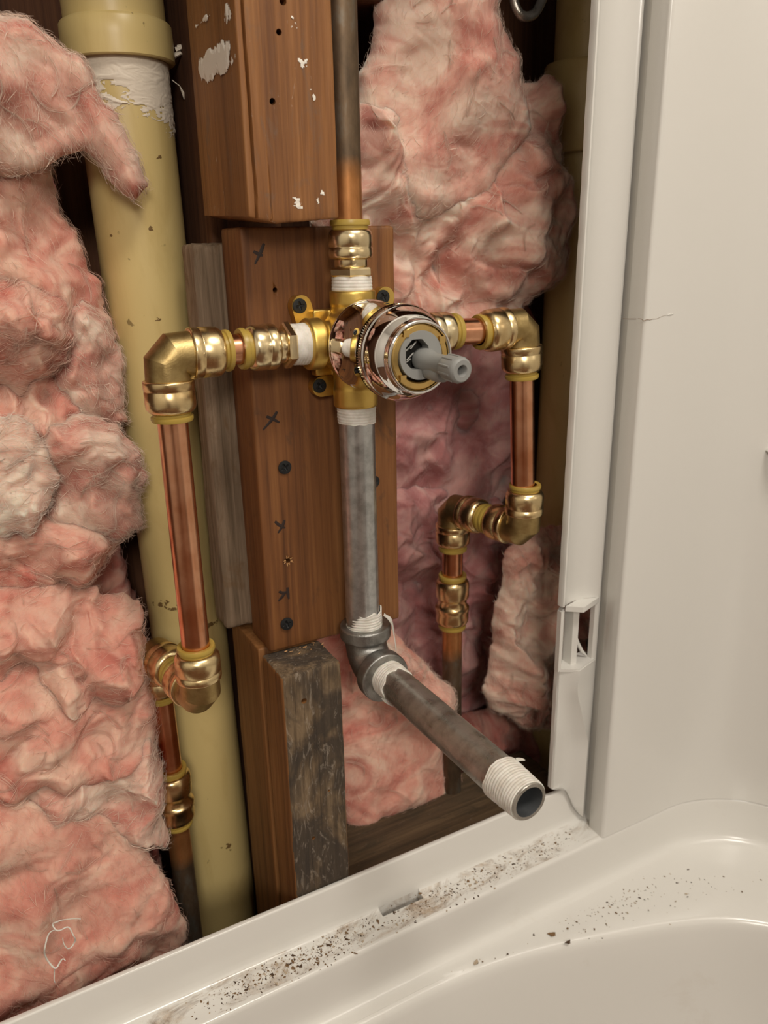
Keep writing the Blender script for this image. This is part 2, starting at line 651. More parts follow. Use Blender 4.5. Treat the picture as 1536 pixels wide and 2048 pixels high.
# ---- the bathroom around: plain walls, ceiling, tiled-dark floor and a brown door added for dark reflections
M['wall_paint'] = NT('warm_wall_paint').set(Base_Color=(0.66, 0.63, 0.58), Roughness=0.8).m
M['door_wood'] = m_wood('door_wood', (0.07, 0.03, 0.012), (0.12, 0.052, 0.02), (0.17, 0.08, 0.034), None)
for nm, lo, hi, mt, lb in (('wall_opposite', (-1300, -1960, -660), (400, -1900, 1560), 'wall_paint', 'plain painted bathroom wall behind the viewer'),
                           ('wall_entry', (-1360, -1960, -660), (-1300, -30, 1560), 'wall_paint', 'plain painted bathroom wall far to the left'),
                           ('wall_upper', (-1300, -34, 332), (430, -4, 1560), 'wall_paint', 'painted wall above the opening'),
                           ('wall_outer', (-1300, -34, -660), (-402, -4, 332), 'wall_paint', 'painted wall left of the opening'),
                           ('ceiling_2', (-1300, -1960, 1500), (430, -4, 1560), 'wall_paint', 'plain bathroom ceiling'),
                           ('floor_2', (-1300, -1960, -680), (430, -902, -612), 'door_wood', 'dark bathroom floor')):
    tag(link(nm, new_mesh(nm, *box(lo, hi), M[mt], smooth=False)), lb, kind='structure')
dr = link('reflection_door_1', new_mesh('reflection_door_1', *plank((-1180, -1898, -610), (-620, -1862, 1350), 3, (60, 20, 120)), M['door_wood']))
tag(dr, 'unseen brown wooden door added behind the viewer for dark reflections in the metal', kind='structure')

# ---- white surround panel (right), one moulded sheet with its mounting flange
ARC = [(255 + 90 * math.sin(a), -151 + 90 * math.cos(a)) for a in np.linspace(0, math.pi / 2, 25)]


def extrude_z(path, z0, z1, thick=0, nz=2):
    P = np.asarray(path, float)
    zs = np.linspace(z0, z1, nz)
    V = np.array([(p[0], p[1], z) for p in P for z in zs])
    F = [tuple(q) for q in grid_faces(len(P), nz)]
    return V, F


pan_path = [(187.6, -34), (187.6, -45.0), (184.6, -45.2), (183.6, -46.2), (183.6, -58.8), (183.9, -59.7), (184.8, -60.6), (187, -61.0), (220, -61.0)] + \
    [(x, y) for x, y in ARC] + [(345, -300), (345, -900), (345, -1900)]
back = [(345 + 4, -1900), (349, -150)] + [(255 + 94 * math.sin(a), -151 + 94 * math.cos(a)) for a in np.linspace(math.pi / 2, 0, 13)] + [(192, -57), (192, -34)]
loop = pan_path + back
V, F = extrude_z(loop + [loop[0]], -394.2, 1500)
nL = len(loop)
wall = link('wall_right', None and 0 or new_mesh('wall_right', V - np.array([184, -61, -391.5]), F, M['panel'], sharp=50), None, (184, -61, -391.5))
tag(wall, 'glossy off-white moulded bath surround panel standing to the right of the opening', kind='structure')

# flange strip: loft of profiles down the height
def strip_prof(z):
    A, B = 149.6, 186.4
    # (x, y) across: edge bead, valley, ridge bead
    if z > -195:
        pts = [(A, -33), (A, -36.5), (A + 0.8, -38), (A + 2.0, -38), (A + 3.0, -36.8), (160, -34.4), (167, -33.3), (174, -34.6), (183, -37.2), (184.2, -38.3), (185.3, -38.3), (B, -37)]
    else:
        k = min(1, max(0, (-250 - z) / 66.0))
        vx = 163 + (181 - 163) * max(0, (k - 0.22) / 0.78)
        vy = -45.5 + 4.5 * k
        lx = np.linspace(A + 3, vx, 5)
        f = np.linspace(0, 1, 5)
        ly = (1 - f) * -36.0 + f * vy
        ly[1:4] += 3.2 * k * np.array([0.7, 1, 0.8]) * (1.2)
        rx = np.linspace(vx, 185.6, 4)[1:]
        g = np.linspace(0, 1, 4)[1:]
        ry = (1 - g) * vy + g * -38.0
        pts = [(A, -33), (A, -36.5), (A + 0.8, -38)] + list(zip(lx, ly)) + list(zip(rx, ry)) + [(B, -37)]
    return pts


def strip_left(z):          # ragged, broken lower left corner
    if z > -350: return 149.6 + 0.35 * math.sin(z * 0.31) * math.sin(z * 0.083)
    return float(np.interp(-z, [350, 353, 357, 366, 376, 386, 391], [149.6, 158, 164.5, 169, 173, 180, 185.5]))


def strip_segment(zs):
    V, F = [], []
    for z in zs:
        xl = strip_left(z)
        for (x, y) in strip_prof(z):
            V.append((max(x, xl), y, z))
        # back return
        V.append((186.4, -33.2, z)); V.append((max(149.6, xl), -32.9, z))
    m = len(strip_prof(zs[0])) + 2
    for a in range(len(zs) - 1):
        for j in range(m):
            k = (j + 1) % m
            F.append((a * m + j, a * m + k, (a + 1) * m + k, (a + 1) * m + j))
    F.append(tuple(range(m))[::-1])
    F.append(tuple(range((len(zs) - 1) * m, len(zs) * m)))
    return np.array(V), F


up = part('mounting_flange', strip_segment(list(np.arange(320, -194, -6.0)) + [-194.5]), M['panel'], wall, sharp=40)
lowzs = [-246.0, -250, -256, -262, -268, -276, -284, -292, -300, -308, -316, -324, -334, -344, -350, -351.5, -353, -355, -357, -360, -366, -371, -376, -381, -386, -390.5]
lo_ = part('mounting_flange', strip_segment(lowzs), M['panel'], wall, sharp=25)
# pocket between: top tab, left cheek, centre web, right lip, floor
def prism(pts, z0, z1):
    n = len(pts)
    V = np.array([(x, y, z0) for x, y in pts] + [(x, y, z1) for x, y in pts])
    F = [tuple(range(n))[::-1], tuple(range(n, 2 * n))] + [(i, (i + 1) % n, (i + 1) % n + n, i + n) for i in range(n)]
    return V, F


part('clip_tab', prism([(153, -37.5), (162.5, -45.5), (163.5, -45.5), (184.5, -38), (168, -33)], -198.5, -194.5), M['panel'], wall, sharp=30)
part('clip_cheek', prism([(149.6, -33), (149.6, -37.2), (151.5, -38), (152.8, -37), (161, -27), (160.4, -25.6)], -247, -198.5), M['panel'], wall, sharp=30)
part('clip_web', prism([(162.0, -36.5), (167.5, -36.5), (167.5, -27), (162.0, -27)], -247, -198.5), M['panel'], wall, sharp=30)
part('clip_lip', prism([(181.5, -33), (181.9, -37), (184.2, -38.3), (185.3, -38.3), (186.4, -37), (186.4, -33)], -247, -194.5), M['panel'], wall, sharp=30)
part('clip_floor', prism([(150.5, -36.5), (163, -44.8), (185, -37.8), (186, -25), (160, -25)], -247.5, -245.0), M['panel'], wall, sharp=30)
part('clip_finger', sweep([(170, -30, -224), (172.5, -31, -232), (176, -32.4, -239), (180, -34, -243.5)], [1.4, 1.6, 1.4, 0.4], 8), M['panel'], wall)
# hairline crack in the panel skin
cr = []
for (px, py) in ((1246, 637), (1256, 638), (1272, 638)):
    cr.append(atX(px, py, 183.4))
part('hairline_crack', sweep(np.array(cr), 0.16, 5), M['crack'], wall)
cr = [at(px, py, -61.05) for px, py in ((1276, 637), (1283, 638), (1287, 642), (1294, 639), (1300, 640), (1306, 638), (1313, 638), (1326, 632), (1341, 629))]
part('hairline_crack', sweep(np.array(cr), [0.16, 0.2, 0.25, 0.2, 0.18, 0.18, 0.12, 0.1, 0.1], 5), M['crack'], wall)
part('paint_nick', sweep(np.array([at(px, py, -61.1) for px, py in ((1335, 630), (1341, 628), (1347, 628))]), [0.3, 0.7, 0.2], 6), M['panel'], wall)
# bump added to the curved corner to catch a highlight, only its tip enters the frame
sv = lathe([(0, 7), (10, 6.4), (17, 4.6), (21, 1.5), (22, -1.5), (20, -6), (13, -12), (0, -18)], 36)
part('highlight_bump', (sv[0] * np.array([1.15, 1.15, 0.55]) + np.array([324, -84, -91.5]), sv[1]), M['panel'], wall)

# ------------------------------------------------------------------ bathtub
stations = []
Xs = np.unique(np.concatenate([np.linspace(-420, -60, 19), np.linspace(-60, 255, 64)]))
NX0, NX1 = atZ(752, 1812, -392.6)[0], atZ(832, 1776, -392.6)[0]
Xs = np.sort(np.unique(np.concatenate([Xs[(np.abs(Xs - NX0) > 1.5) & (np.abs(Xs - NX1) > 1.5)], [NX0, NX1]])))


def catmull(P, n):
    P = np.asarray(P, float)
    Q = np.vstack([2 * P[0] - P[1], P, 2 * P[-1] - P[-2]])
    out = []
    for i in range(1, len(Q) - 2):
        for t in np.linspace(0, 1, n, endpoint=False):
            a, b, c, d = Q[i - 1], Q[i], Q[i + 1], Q[i + 2]
            out.append(0.5 * ((2 * b) + (-a + c) * t + (2 * a - 5 * b + 4 * c - d) * t * t + (-a + 3 * b - 3 * c + d) * t ** 3))
    out.append(P[-1])
    return np.array(out)


Bc = catmull([(-420, -78), (-150, -78), (-40, -78), (30, -79), (90, -87), (150, -103), (204, -121), (245, -141), (275, -172), (290, -215), (296, -280), (298, -450), (298, -900)], 16)
Bl = np.concatenate([[0], np.cumsum(np.linalg.norm(np.diff(Bc, axis=0), axis=1))])


def Bat(s):
    return np.array([np.interp(s, Bl, Bc[:, 0]), np.interp(s, Bl, Bc[:, 1])])


def Bs_at_x(x):
    k = int(np.argmin(np.abs(Bc[:160, 0] - x)))
    return Bl[k]


s_corner0 = Bs_at_x(228)
s_corner1 = Bl[int(np.argmin(np.abs(Bc[:, 1] + 250) + (Bc[:, 0] < 250) * 999))]
for x in Xs:
    bx = x if x < 40 else 40 + (x - 40) * (228 - 40) / (255 - 40)
    s = np.interp(bx, Bc[:120, 0], Bl[:120])
    stations.append(((x, -61.0), (0, -1), Bat(s)))
for k, a in enumerate(np.linspace(0, math.pi / 2, 25)[1:]):
    stations.append((ARC[k + 1], (-math.sin(a), -math.cos(a)), Bat(s_corner0 + (s_corner1 - s_corner0) * (k + 1) / 24)))
for y in (-200, -260, -340, -450, -600, -900):
    stations.append(((345.0, y), (-1, 0), Bat(s_corner1 + (abs(y) - 151) * (Bl[-1] - s_corner1) / 749)))
outer = [(-30.5, -391), (-30.5, -360), (-30.2, -359), (-29.5, -358.6), (-27.5, -358.6), (-26.8, -359), (-26.4, -360), (-25.6, -386), (-25.0, -389.5), (-23.8, -391.6), (-21.5, -392.6),
         (-17.5, -392.9), (-8, -393.4), (-2.2, -393.9), (-0.9, -394.4), (-0.1, -395.6), (0.3, -397.4), (1.2, -406), (2.2, -416), (3.0, -423), (3.9, -427), (5.6, -429.6), (8.0, -431.2), (10.5, -432.0)]
V = []
for O, n, B in stations:
    O = np.array(O); n = np.array(n)
    row = [(O[0] + n[0] * d, O[1] + n[1] * d, z) for d, z in outer]
    P0 = O + n * 10.5
    vB = B - P0
    w = np.linalg.norm(vB)
    u = vB / w
    for f, z in ((0.35, -432.6), (0.7, -433.2)):
        row.append((*(P0 + vB * f), z))
    for d, z in ((-2.0, -433.6), (0, -434.3), (1.6, -435.6), (3.0, -437.8), (4.4, -442), (8, -458), (14, -484), (24, -530), (36, -570), (55, -590), (95, -600)):
        row.append((*(B + u * d), z))
    V += row
V = np.array(V)
m = len(outer) + 13
mask = np.ones((len(stations) - 1, m - 1), bool)
i0 = int(np.argmin(np.abs(Xs - NX0)))
i1 = int(np.argmin(np.abs(Xs - NX1)))
j0, j1 = 8, 11
mask[i0:i1, j0:j1] = False
F = [tuple(q) for q in grid_faces(len(stations), m, mask)]
# walls of the weep notch cut into the crease
nb = len(V)
ext = []
ring = [(i, j0) for i in range(i0, i1)] + [(i1, j) for j in range(j0, j1)] + [(i, j1) for i in range(i1, i0, -1)] + [(i0, j) for j in range(j1, j0, -1)]
for q, (i, j) in enumerate(ring):
    p = V[i * m + j].copy()
    p[2] = min(p[2] - 3.0, -412.0)
    ext.append(p)
V = np.vstack([V, ext])
nr = len(ring)
for q in range(nr):
    a = ring[q]; b = ring[(q + 1) % nr]
    F.append((a[0] * m + a[1], b[0] * m + b[1], nb + (q + 1) % nr, nb + q))
F.append(tuple(nb + q for q in range(nr)))
tub_o = thing('bathtub', (0, -61, -600), 'glossy off-white bathtub with upright tiling flange and dirty ledge along the open wall', 'bathtub')
tb = part('tub_shell', (V, F), None, tub_o, world=True, sharp=45)
# dirt mask in the shader reads the shell's own coordinates (y measured from the drop edge)
tb.data.materials.append(M['tub'])
bmx = bmesh.new(); bmx.from_mesh(tb.data); bmesh.ops.recalc_face_normals(bmx, faces=bmx.faces); bmx.to_mesh(tb.data); bmx.free()

# ------------------------------------------------------------------ framing lumber
def crack_fn(V, n):
    front = n[:, 1] < -0.6
    x = V[:, 0] + 0.9 * perlin(V * np.array([0, 0, 0.03]), 3)
    d1 = np.exp(-((x + 58.4) / 0.5) ** 2) * 3.4
    lowfade = np.clip((120 - V[:, 2]) / 40, 0, 1)
    d2 = np.exp(-((x + 50.5) / 0.4) ** 2) * 1.0 * lowfade
    V = V.copy()
    V[:, 1] += front * (d1 + d2)
    # uneven saw cut at the lower end
    low = np.clip((72 - V[:, 2]) / 6, 0, 1)
    V[:, 2] += low * (np.interp(V[:, 1], [-30, 45], [0, 4.0]) + np.interp(V[:, 0], [-62, -48, -12], [1.8, -1.2, 1.2]))
    return V


us = thing('wall_stud', (-37, 8, 66), 'upper orange-brown sawn-off wall stud with white paint splashes on its left side', 'stud')
o = part('stud_body', plank((-62.5, -30, 66.5), (-12.5, 46, 330), 1.6, (0.45, 4, 5), 0.3, 3, crack_fn), M['pine_up'], us)
cut_holes(o, [(np.asarray(v), f) for v, f in
              [lathe([(0, -6), (1.5, -6), (1.7, 12), (0, 12)], 14, at(545, 203, -30), (0.1, 1, 0.2)),
               lathe([(0, -6), (1.4, -6), (1.6, 12), (0, 12)], 14, at(558, 64, -30), (0.1, 1, 0.1)),
               lathe([(0, -6), (1.8, -6), (1.8, 8), (0, 8)], 14, at(566, 2, -30), (0, 1, 0))]])


def surf_patch(origin, eu, ev, en, w, h, seed, thr=0.08, scale=(0.12, 0.05), res=0.6, height=0.5, outline=None):
    nu, nv = int(w / res), int(h / res)
    u, v = np.meshgrid(np.linspace(0, w, nu), np.linspace(0, h, nv), indexing='ij')
    P = np.stack([u.ravel() * scale[0], v.ravel() * scale[1], np.zeros(u.size)], axis=1)
    val = fbm(P, seed, 4, 0.6).reshape(nu, nv) - thr
    d = np.minimum(np.minimum(u, w - u) / w, np.minimum(v, h - v) / h) * 2
    if outline is not None:
        val = val * 0.8 + outline(u / w, v / h)
    else:
        val = val + 0.55 * (np.clip(d, 0, 0.6) - 0.35)
    hh = np.clip(val * 3.5, -0.02, 1)
    X = origin[None, None] + u[..., None] * eu + v[..., None] * ev + en * (hh[..., None] * height + 0.12)
    inside = (val > 0)
    fm = inside[:-1, :-1] & inside[1:, :-1] & inside[1:, 1:] & inside[:-1, 1:]
    V = X.reshape(-1, 3)
    F = grid_faces(nu, nv, fm)
    if len(F) == 0: return None
    return compact(V, F)


XS, YS, ZS = np.eye(3)
def side_pt(px, py): return atX(px, py, -62.6)
def blob(cx, cy, rx, ry, k=1.3): return lambda u, v: k * (0.62 - np.sqrt(((u - cx) / rx) ** 2 + ((v - cy) / ry) ** 2))
for (pa, pb, seed, ol) in (((398, 178), (470, 62), 3.3, lambda u, v: np.maximum(1.2 * (0.60 - np.sqrt(((u - 0.42) / 0.75) ** 2 + ((v - 0.55) / 0.8) ** 2)), 0.9 * (0.50 - np.sqrt(((u - 0.60) / 0.6) ** 2 + ((v - 0.25) / 0.55) ** 2)))),
                           ((452, 76), (474, -10), 5.1, lambda u, v: 0.9 * (0.52 - np.sqrt(((u - 0.4) / 0.55) ** 2 + ((v - 0.5) / 1.1) ** 2))),
                           ((385, 66), (432, 14), 8.2, lambda u, v: 0.7 * (0.32 - np.sqrt(((u - 0.5) / 0.9) ** 2 + ((v - 0.5) / 0.9) ** 2)))):
    a, b = side_pt(*pa), side_pt(*pb)
    ya, yb = max(a[1], b[1]), min(a[1], b[1])
    g = surf_patch(np.array([-62.6, ya, min(a[2], b[2])]), -YS, ZS, -XS, ya - yb, abs(b[2] - a[2]), seed, 0.0, (0.10, 0.045), 0.45, 0.7, ol)
    if g: part('paint_splash', g, M['paint'], us)
for px, py, s in ((608, 130, 1), (625, 185, 2), (585, 45, 3), (640, 395, 4), (595, 408, 5)):
    c = at(px, py, -30)
    g = surf_patch(c - np.array([4, 0, 4]), XS, ZS, -YS, 8, 8, s * 2.7, 0.16, (0.3, 0.3), 0.4, 0.35)
    if g: part('paint_splash', g, M['paint'], us)

bd = thing('backing_board', (-10, 17, -191), 'reddish-brown wooden backing board carrying the valve, marked with small ink crosses', 'board')
o = part('board_body', plank((-57.5, 0, -191), (37.5, 33.5, 64.5), 2.0, (3, 5, 5), 0.25, 9), M['pine'], bd)
cut_holes(o, [(np.asarray(v), f) for v, f in
              [lathe([(0, -6), (1.3, -6), (1.5, 10), (0, 10)], 14, at(550, 580, 0), (0, 1, 0)),
               lathe([(0, -6), (1.7, -6), (1.7, 10), (0, 10)], 14, at(576, 1121, 0), (0, 1, 0))]])


def stroke(pts, w, parent, Y=-0.12):
    P = [at(px, py, Y) for px, py in pts]
    r = np.interp(np.linspace(0, 1, len(P)), [0, 0.15, 0.85, 1], [0.75 * w, w, w, 0.5 * w])
    V, F = sweep(catmull(P, 4), np.interp(np.linspace(0, 1, (len(P) - 1) * 4 + 1), np.linspace(0, 1, len(P)), r), 8)
    V[:, 1] = Y + (V[:, 1] - Y) * 0.12
    part('ink_mark', (V, F), M['ink'], parent)


for s in ([(528, 487), (522, 503), (510, 528)], [(507, 503), (519, 509), (526, 511)],
          [(554, 823), (545, 838), (526, 860)], [(533, 833), (545, 838), (559, 845)],
          [(550, 1043), (558, 1050), (570, 1056)], [(569, 1040), (565, 1052), (556, 1066)],
          [(575, 1175), (576, 1188), (578, 1198)], [(558, 1183), (567, 1186), (578, 1182)], [(570, 1186), (564, 1194), (557, 1202)]):
    stroke(s, 1.05, bd)
c = at(576, 1121, 0)
for k in range(9):
    a = k * 0.7 + random.uniform(-0.2, 0.2)
    p0 = c + np.array([math.cos(a) * 1.7, -0.1, math.sin(a) * 1.7])
    p1 = c + np.array([math.cos(a) * random.uniform(2.6, 3.8), -random.uniform(0.6, 1.6), math.sin(a) * random.uniform(2.6, 4.2)])
    part('splinter', sweep([p0, (p0 + p1) / 2, p1], [0.5, 0.45, 0.08], 4), M['splinter'], bd, smooth=False)
for k in range(16):
    x = random.uniform(-50, -22)
    p = np.array([x, -1 - random.uniform(0, 9), -191.2])
    q = p + np.array([random.uniform(-2.5, 2.5), random.uniform(-1, 1), random.uniform(0.2, 1.2)])
    part('splinter', sweep([p, q], [0.35, 0.15], 4), M['splinter'], bd, smooth=False)

solo('rough_block', plank((-74.5, 34.5, -186), (-20, 58, 56.5), 3.0, (3, 4, 3), 1.1, 14), M['grey_wood'],
     'rough greyish-brown block of lumber showing between the cream pipe and the backing board', 'lumber')
solo('rear_stud', plank((-54, 62, -600), (-8, 120, 299), 2, (6, 8, 14), 0.4, 21), M['dark_wood'],
     'dark brown stud deep in the cavity behind the rough grey block', 'stud')
ls = thing('wall_stud', (-40, -12, -431), 'lower wall stud stump with grey weathered face, rising from the tub edge', 'stud')
V, F = plank((-62, -30, -600), (-22, 4.2, -192.5), 2.2, (2, 3, 4), 0.5, 25)
midx = []
for f in F:
    c = V[list(f)].mean(axis=0)
    nrm = np.cross(V[f[1]] - V[f[0]], V[f[2]] - V[f[0]])
    midx.append(1 if (nrm[1] < -0.75 * np.linalg.norm(nrm)) or (nrm[2] > 0.6 * np.linalg.norm(nrm)) else 0)
o = part('front_piece', (V, F), None, ls, mats=[M['weathered'], M['weather_face']], midx=midx)
cut_holes(o, [(np.asarray(v), f) for v, f in
              [lathe([(0, -6), (2.0, -6), (1.6, 9), (0, 9)], 14, at(608, 1402, -30), (0, 1, 0)),
               lathe([(0, -6), (1.3, -6), (1.3, 9), (0, 9)], 14, at(627, 1676, -30), (0, 1, 0)),
               lathe([(0, -6), (0.9, -6), (0.9, 9), (0, 9)], 14, at(658, 1581, -30), (0, 1, 0))]])
part('rear_piece', plank((-63, 6.6, -600), (-22, 61, -190), 1.2, (3, 4, 5), 0.5, 27), M['weathered'], ls)
solo('bottom_plate', plank((-21, -29, -431.5), (200, 62, -391), 2.5, (6, 3, 5), 0.8, 31, grain=0), M['plate_wood'],
     'dark stained bottom plate lying along the floor behind the tub flange', 'lumber')
solo('cross_block', plank((-5, 62, 196), (120, 110, 250), 2, (6, 6, 6), 0.4, 33, grain=0), M['dark_wood'],
     'dark red-brown cross block at the top behind the copper riser', 'lumber')


# ------------------------------------------------------------------ screws
def screw_mesh():
    nr_, na = 12, 40
    V, F = [], []
    rr = np.linspace(0, 4.1, nr_)
    for i, r in enumerate(rr):
        for j in range(na):
            a = 2 * math.pi * j / na
            x, y = r * math.cos(a), r * math.sin(a)
            cross = min(abs(x), abs(y)) < 0.55 and max(abs(x), abs(y)) < 2.3
            z = 0.35 * (1 - (r / 4.1) ** 2) - (0.8 * (1 - max(abs(x), abs(y)) / 2.6) + 0.4 if cross else 0)
            V.append((x, y, z))
    for r, z in ((4.1, -0.5), (1.6, -3.2), (1.5, -20)):
        for j in range(na):
            a = 2 * math.pi * j / na
            V.append((r * math.cos(a), r * math.sin(a), z))
    for i in range(nr_ + 2):
        for j in range(na):
            k = (j + 1) % na
            F.append((i * na + j, (i + 1) * na + j, (i + 1) * na + k, i * na + k))
    return new_mesh('screw_head', np.array(V), F, M['black'], sharp=30)


SCREW = screw_mesh()


def screw(px, py, Y, label, rz=0.3, tilt=(0, 0), group='black drywall screws'):
    p = at(px, py, Y)
    o = link('screw', SCREW, None, p)
    d = Vector((tilt[0], -1, tilt[1])).normalized()
    o.rotation_euler = (d.to_track_quat('Z', 'Y') @ Matrix.Rotation(rz, 3, 'Z').to_quaternion()).to_euler()
    tag(o, label, 'screw', group)
    return o


screw(570, 935, -1.2, 'black cross-head screw in the board below the larger ink cross', 0.5)
screw(574, 1248, -1.4, 'black cross-head screw lowest in the backing board, near its bottom edge', 0.2, (-0.1, 0.05))
screw(748, 964, -1.2, 'black screw half hidden behind the right side of the grey upright pipe', 0.1)
screw(600, 612, -7.9, 'black cross-head screw in the upper left ear of the brass valve', 0.15)
screw(640, 772, -7.9, 'black cross-head screw in the lower left ear of the brass valve', 0.6)
screw(767, 594, -7.9, 'black screw in the upper right valve ear above the chrome sleeve', 0.4)

# ------------------------------------------------------------------ cream PVC stack
def pvc_axis(z): return np.array([-88.2 + (z - 60) * -0.013, 95.0, z])


pv = thing('drain_pipe', pvc_axis(-431), 'thick cream-yellow plastic drain pipe with coupling and dried glue, left of the studs', 'pipe')
dax = pvc_axis(300) - pvc_axis(-431)
H = np.linalg.norm(dax)
part('pipe_body', lathe([(26.6, -160), (26.6, H * 0.25), (26.6, H * 0.5), (26.6, H * 0.75), (26.6, H)], 72, pvc_axis(-431), dax), M['pvc'], pv)
zc0, zc1 = at(240, 107, 66)[2], at(240, 22, 64)[2]
def zt(z): return (z + 431) * H / 731
part('coupling', lathe([(26.4, zt(zc0) - 0.01), (30.6, zt(zc0)), (31.2, zt(zc0) + 0.7), (31.4, zt(zc0) + 10), (31.0, zt(zc1) - 1.2), (30.2, zt(zc1)), (28.2, zt(zc1) + 1.0), (28.0, zt(300))], 72, pvc_axis(-431), dax), M['pvc'], pv)
# dried solvent smear below the coupling
nu, nv = 150, 110
a0, a1 = math.radians(195), math.radians(355)
uu, vv = np.meshgrid(np.linspace(a0, a1, nu), np.linspace(0, 1, nv), indexing='ij')
zb = zc0 - 40
zz = zb + vv * (zc0 - zb)
Pn = np.stack([uu.ravel() * 26.6 * 0.07, zz.ravel() * 0.16, np.zeros(uu.size)], axis=1)
wv = fbm(Pn + 0.9 * np.stack([perlin(Pn * 1.3, 4), perlin(Pn * 1.3, 6), 0 * Pn[:, 0]], axis=1), 2.2, 4, 0.6).reshape(nu, nv)
lim = np.interp(uu, [math.radians(195), math.radians(255), math.radians(285), math.radians(315), math.radians(355)], [0.42, 0.36, 0.22, 0.0, 0.0])
msk = (vv - lim) * 1.5 + wv * 1.2
hh = np.clip(msk * 2, 0, 1) * 0.35 + 0.9 * np.abs(wv) * np.clip(msk * 3, 0, 1)
rad = 26.65 + hh
ax_ = np.array([pvc_axis(z) for z in zz.ravel()])
Vs = np.stack([ax_[:, 0] + rad.ravel() * np.cos(uu.ravel()), ax_[:, 1] + rad.ravel() * np.sin(uu.ravel()), zz.ravel()], axis=1)
ins = msk > 0.06
fm = ins[:-1, :-1] & ins[1:, :-1] & ins[1:, 1:] & ins[:-1, 1:]
part('dried_glue', compact(Vs, grid_faces(nu, nv, fm)), M['smear'], pv)
for k, (px, py) in enumerate(((352, 100), (347, 112), (356, 96))):
    c = at(px, py, 92)
    part('glue_strand', sweep([c, c + np.array([4, -2, 1.5]), c + np.array([7 - k, -1, -1.5 + 2 * k])], [1.6, 0.9, 0.15], 6), M['smear'], pv)
c = at(344, 160, 92)
part('glue_strand', sweep([c, c + np.array([4, -1, -3]), c + np.array([6, 0, -6.5]), c + np.array([6.3, 0, -10])], [0.3, 0.25, 0.9, 0.2], 6), M['smear'], pv)

def cyl_patch(px, py, aw, hz, seed, mat, name, thr=0.0):
    """ragged stain hugging the pipe wall around a point"""
    z0 = at(px, py, 70)[2]
    x0 = at(px, py, 70)[0]
    a0_ = -math.acos(max(-1, min(1, (x0 - pvc_axis(z0)[0]) / 26.6)))
    nu_, nv_ = 60, 60
    U_, W_ = np.meshgrid(np.linspace(-aw, aw, nu_), np.linspace(-hz, hz, nv_), indexing='ij')
    Pn_ = np.stack([U_.ravel() * 26.6 * 0.22, W_.ravel() * 0.3, np.zeros(U_.size)], axis=1)
    m_ = (fbm(Pn_, seed, 4, 0.62).reshape(nu_, nv_) * 1.3 + 0.55 - thr - 1.0 * np.sqrt((U_ / aw) ** 2 + (W_ / hz) ** 2))
    A_ = a0_ + U_
    R_ = 26.62 + 0.25 * np.clip(m_, 0, 0.6)
    ax__ = np.array([pvc_axis(z0 + w) for w in W_.ravel()])
    V_ = np.stack([ax__[:, 0] + R_.ravel() * np.cos(A_.ravel()), ax__[:, 1] + R_.ravel() * np.sin(A_.ravel()), z0 + W_.ravel()], axis=1)
    i_ = m_ > 0
    f_ = grid_faces(nu_, nv_, i_[:-1, :-1] & i_[1:, :-1] & i_[1:, 1:] & i_[:-1, 1:])
    if len(f_): part(name, compact(V_, f_), mat, pv)


M['grime'] = NT('brown_grime').set(Base_Color=(0.20, 0.115, 0.035), Roughness=0.7).m
for k, (px, py, aw, hz) in enumerate(((332, 1216, 0.55, 5), (345, 1222, 0.35, 4), (425, 1250, 0.3, 5), (300, 458, 0.1, 2.2), (228, 470, 0.07, 1.6), (318, 640, 0.12, 2.2), (318, 315, 0.14, 2), (300, 1330, 0.2, 3), (455, 1690, 0.25, 6))):
    cyl_patch(px, py, aw, hz, 3.1 + k * 2.3, M['grime'], 'grime_spot', 0.12)

# second stack, deep at the right behind the panel flange
p2 = thing('drain_pipe', (268, 98, -431), 'shaded ochre plastic pipe deep in the cavity beside the white panel flange', 'pipe')
part('pipe_body', lathe([(27, -560), (27, 0), (27, 300)], 48, (268, 98, 0)), M['pvc'], p2)
part('coupling', lathe([(27, 118), (33, 118.5), (34, 120), (34, 180), (33, 182), (27, 182)], 48, (268, 98, 0)), M['pvc'], p2)
st = solo('pipe_strap', sweep(catmull([at(1026, -30, 60), at(1030, 10, 58), at(1045, 32, 56), at(1068, 28, 58), at(1084, 0, 62), at(1096, -40, 66)], 8), 3.2, 10), M['black_pipe'],
          'bent grey strap at the top edge between the insulation and the white panel', 'strap')


# ------------------------------------------------------------------ push-fit fittings
def barrel_prof(t0, R=13.2, L=17.0):
    return [(10.9, t0), (12.4, t0), (R - 0.1, t0 + 0.5), (R, t0 + 1.0), (R, t0 + 4.6), (R - 0.35, t0 + 4.9), (R - 0.35, t0 + 5.4), (R - 0.1, t0 + 5.7),
            (R - 0.1, t0 + L - 4.0), (R - 0.5, t0 + L - 2.2), (R - 1.5, t0 + L - 0.8), (R - 2.6, t0 + L), (9.8, t0 + L)]


def collar_prof(t0, L=4.4):
    return [(8.1, t0 - 2), (9.9, t0 - 2), (9.9, t0 + L * 0.35), (10.9, t0 + L * 0.45), (11.0, t0 + L * 0.75), (10.6, t0 + L), (8.4, t0 + L), (8.05, t0 + L - 0.4)]


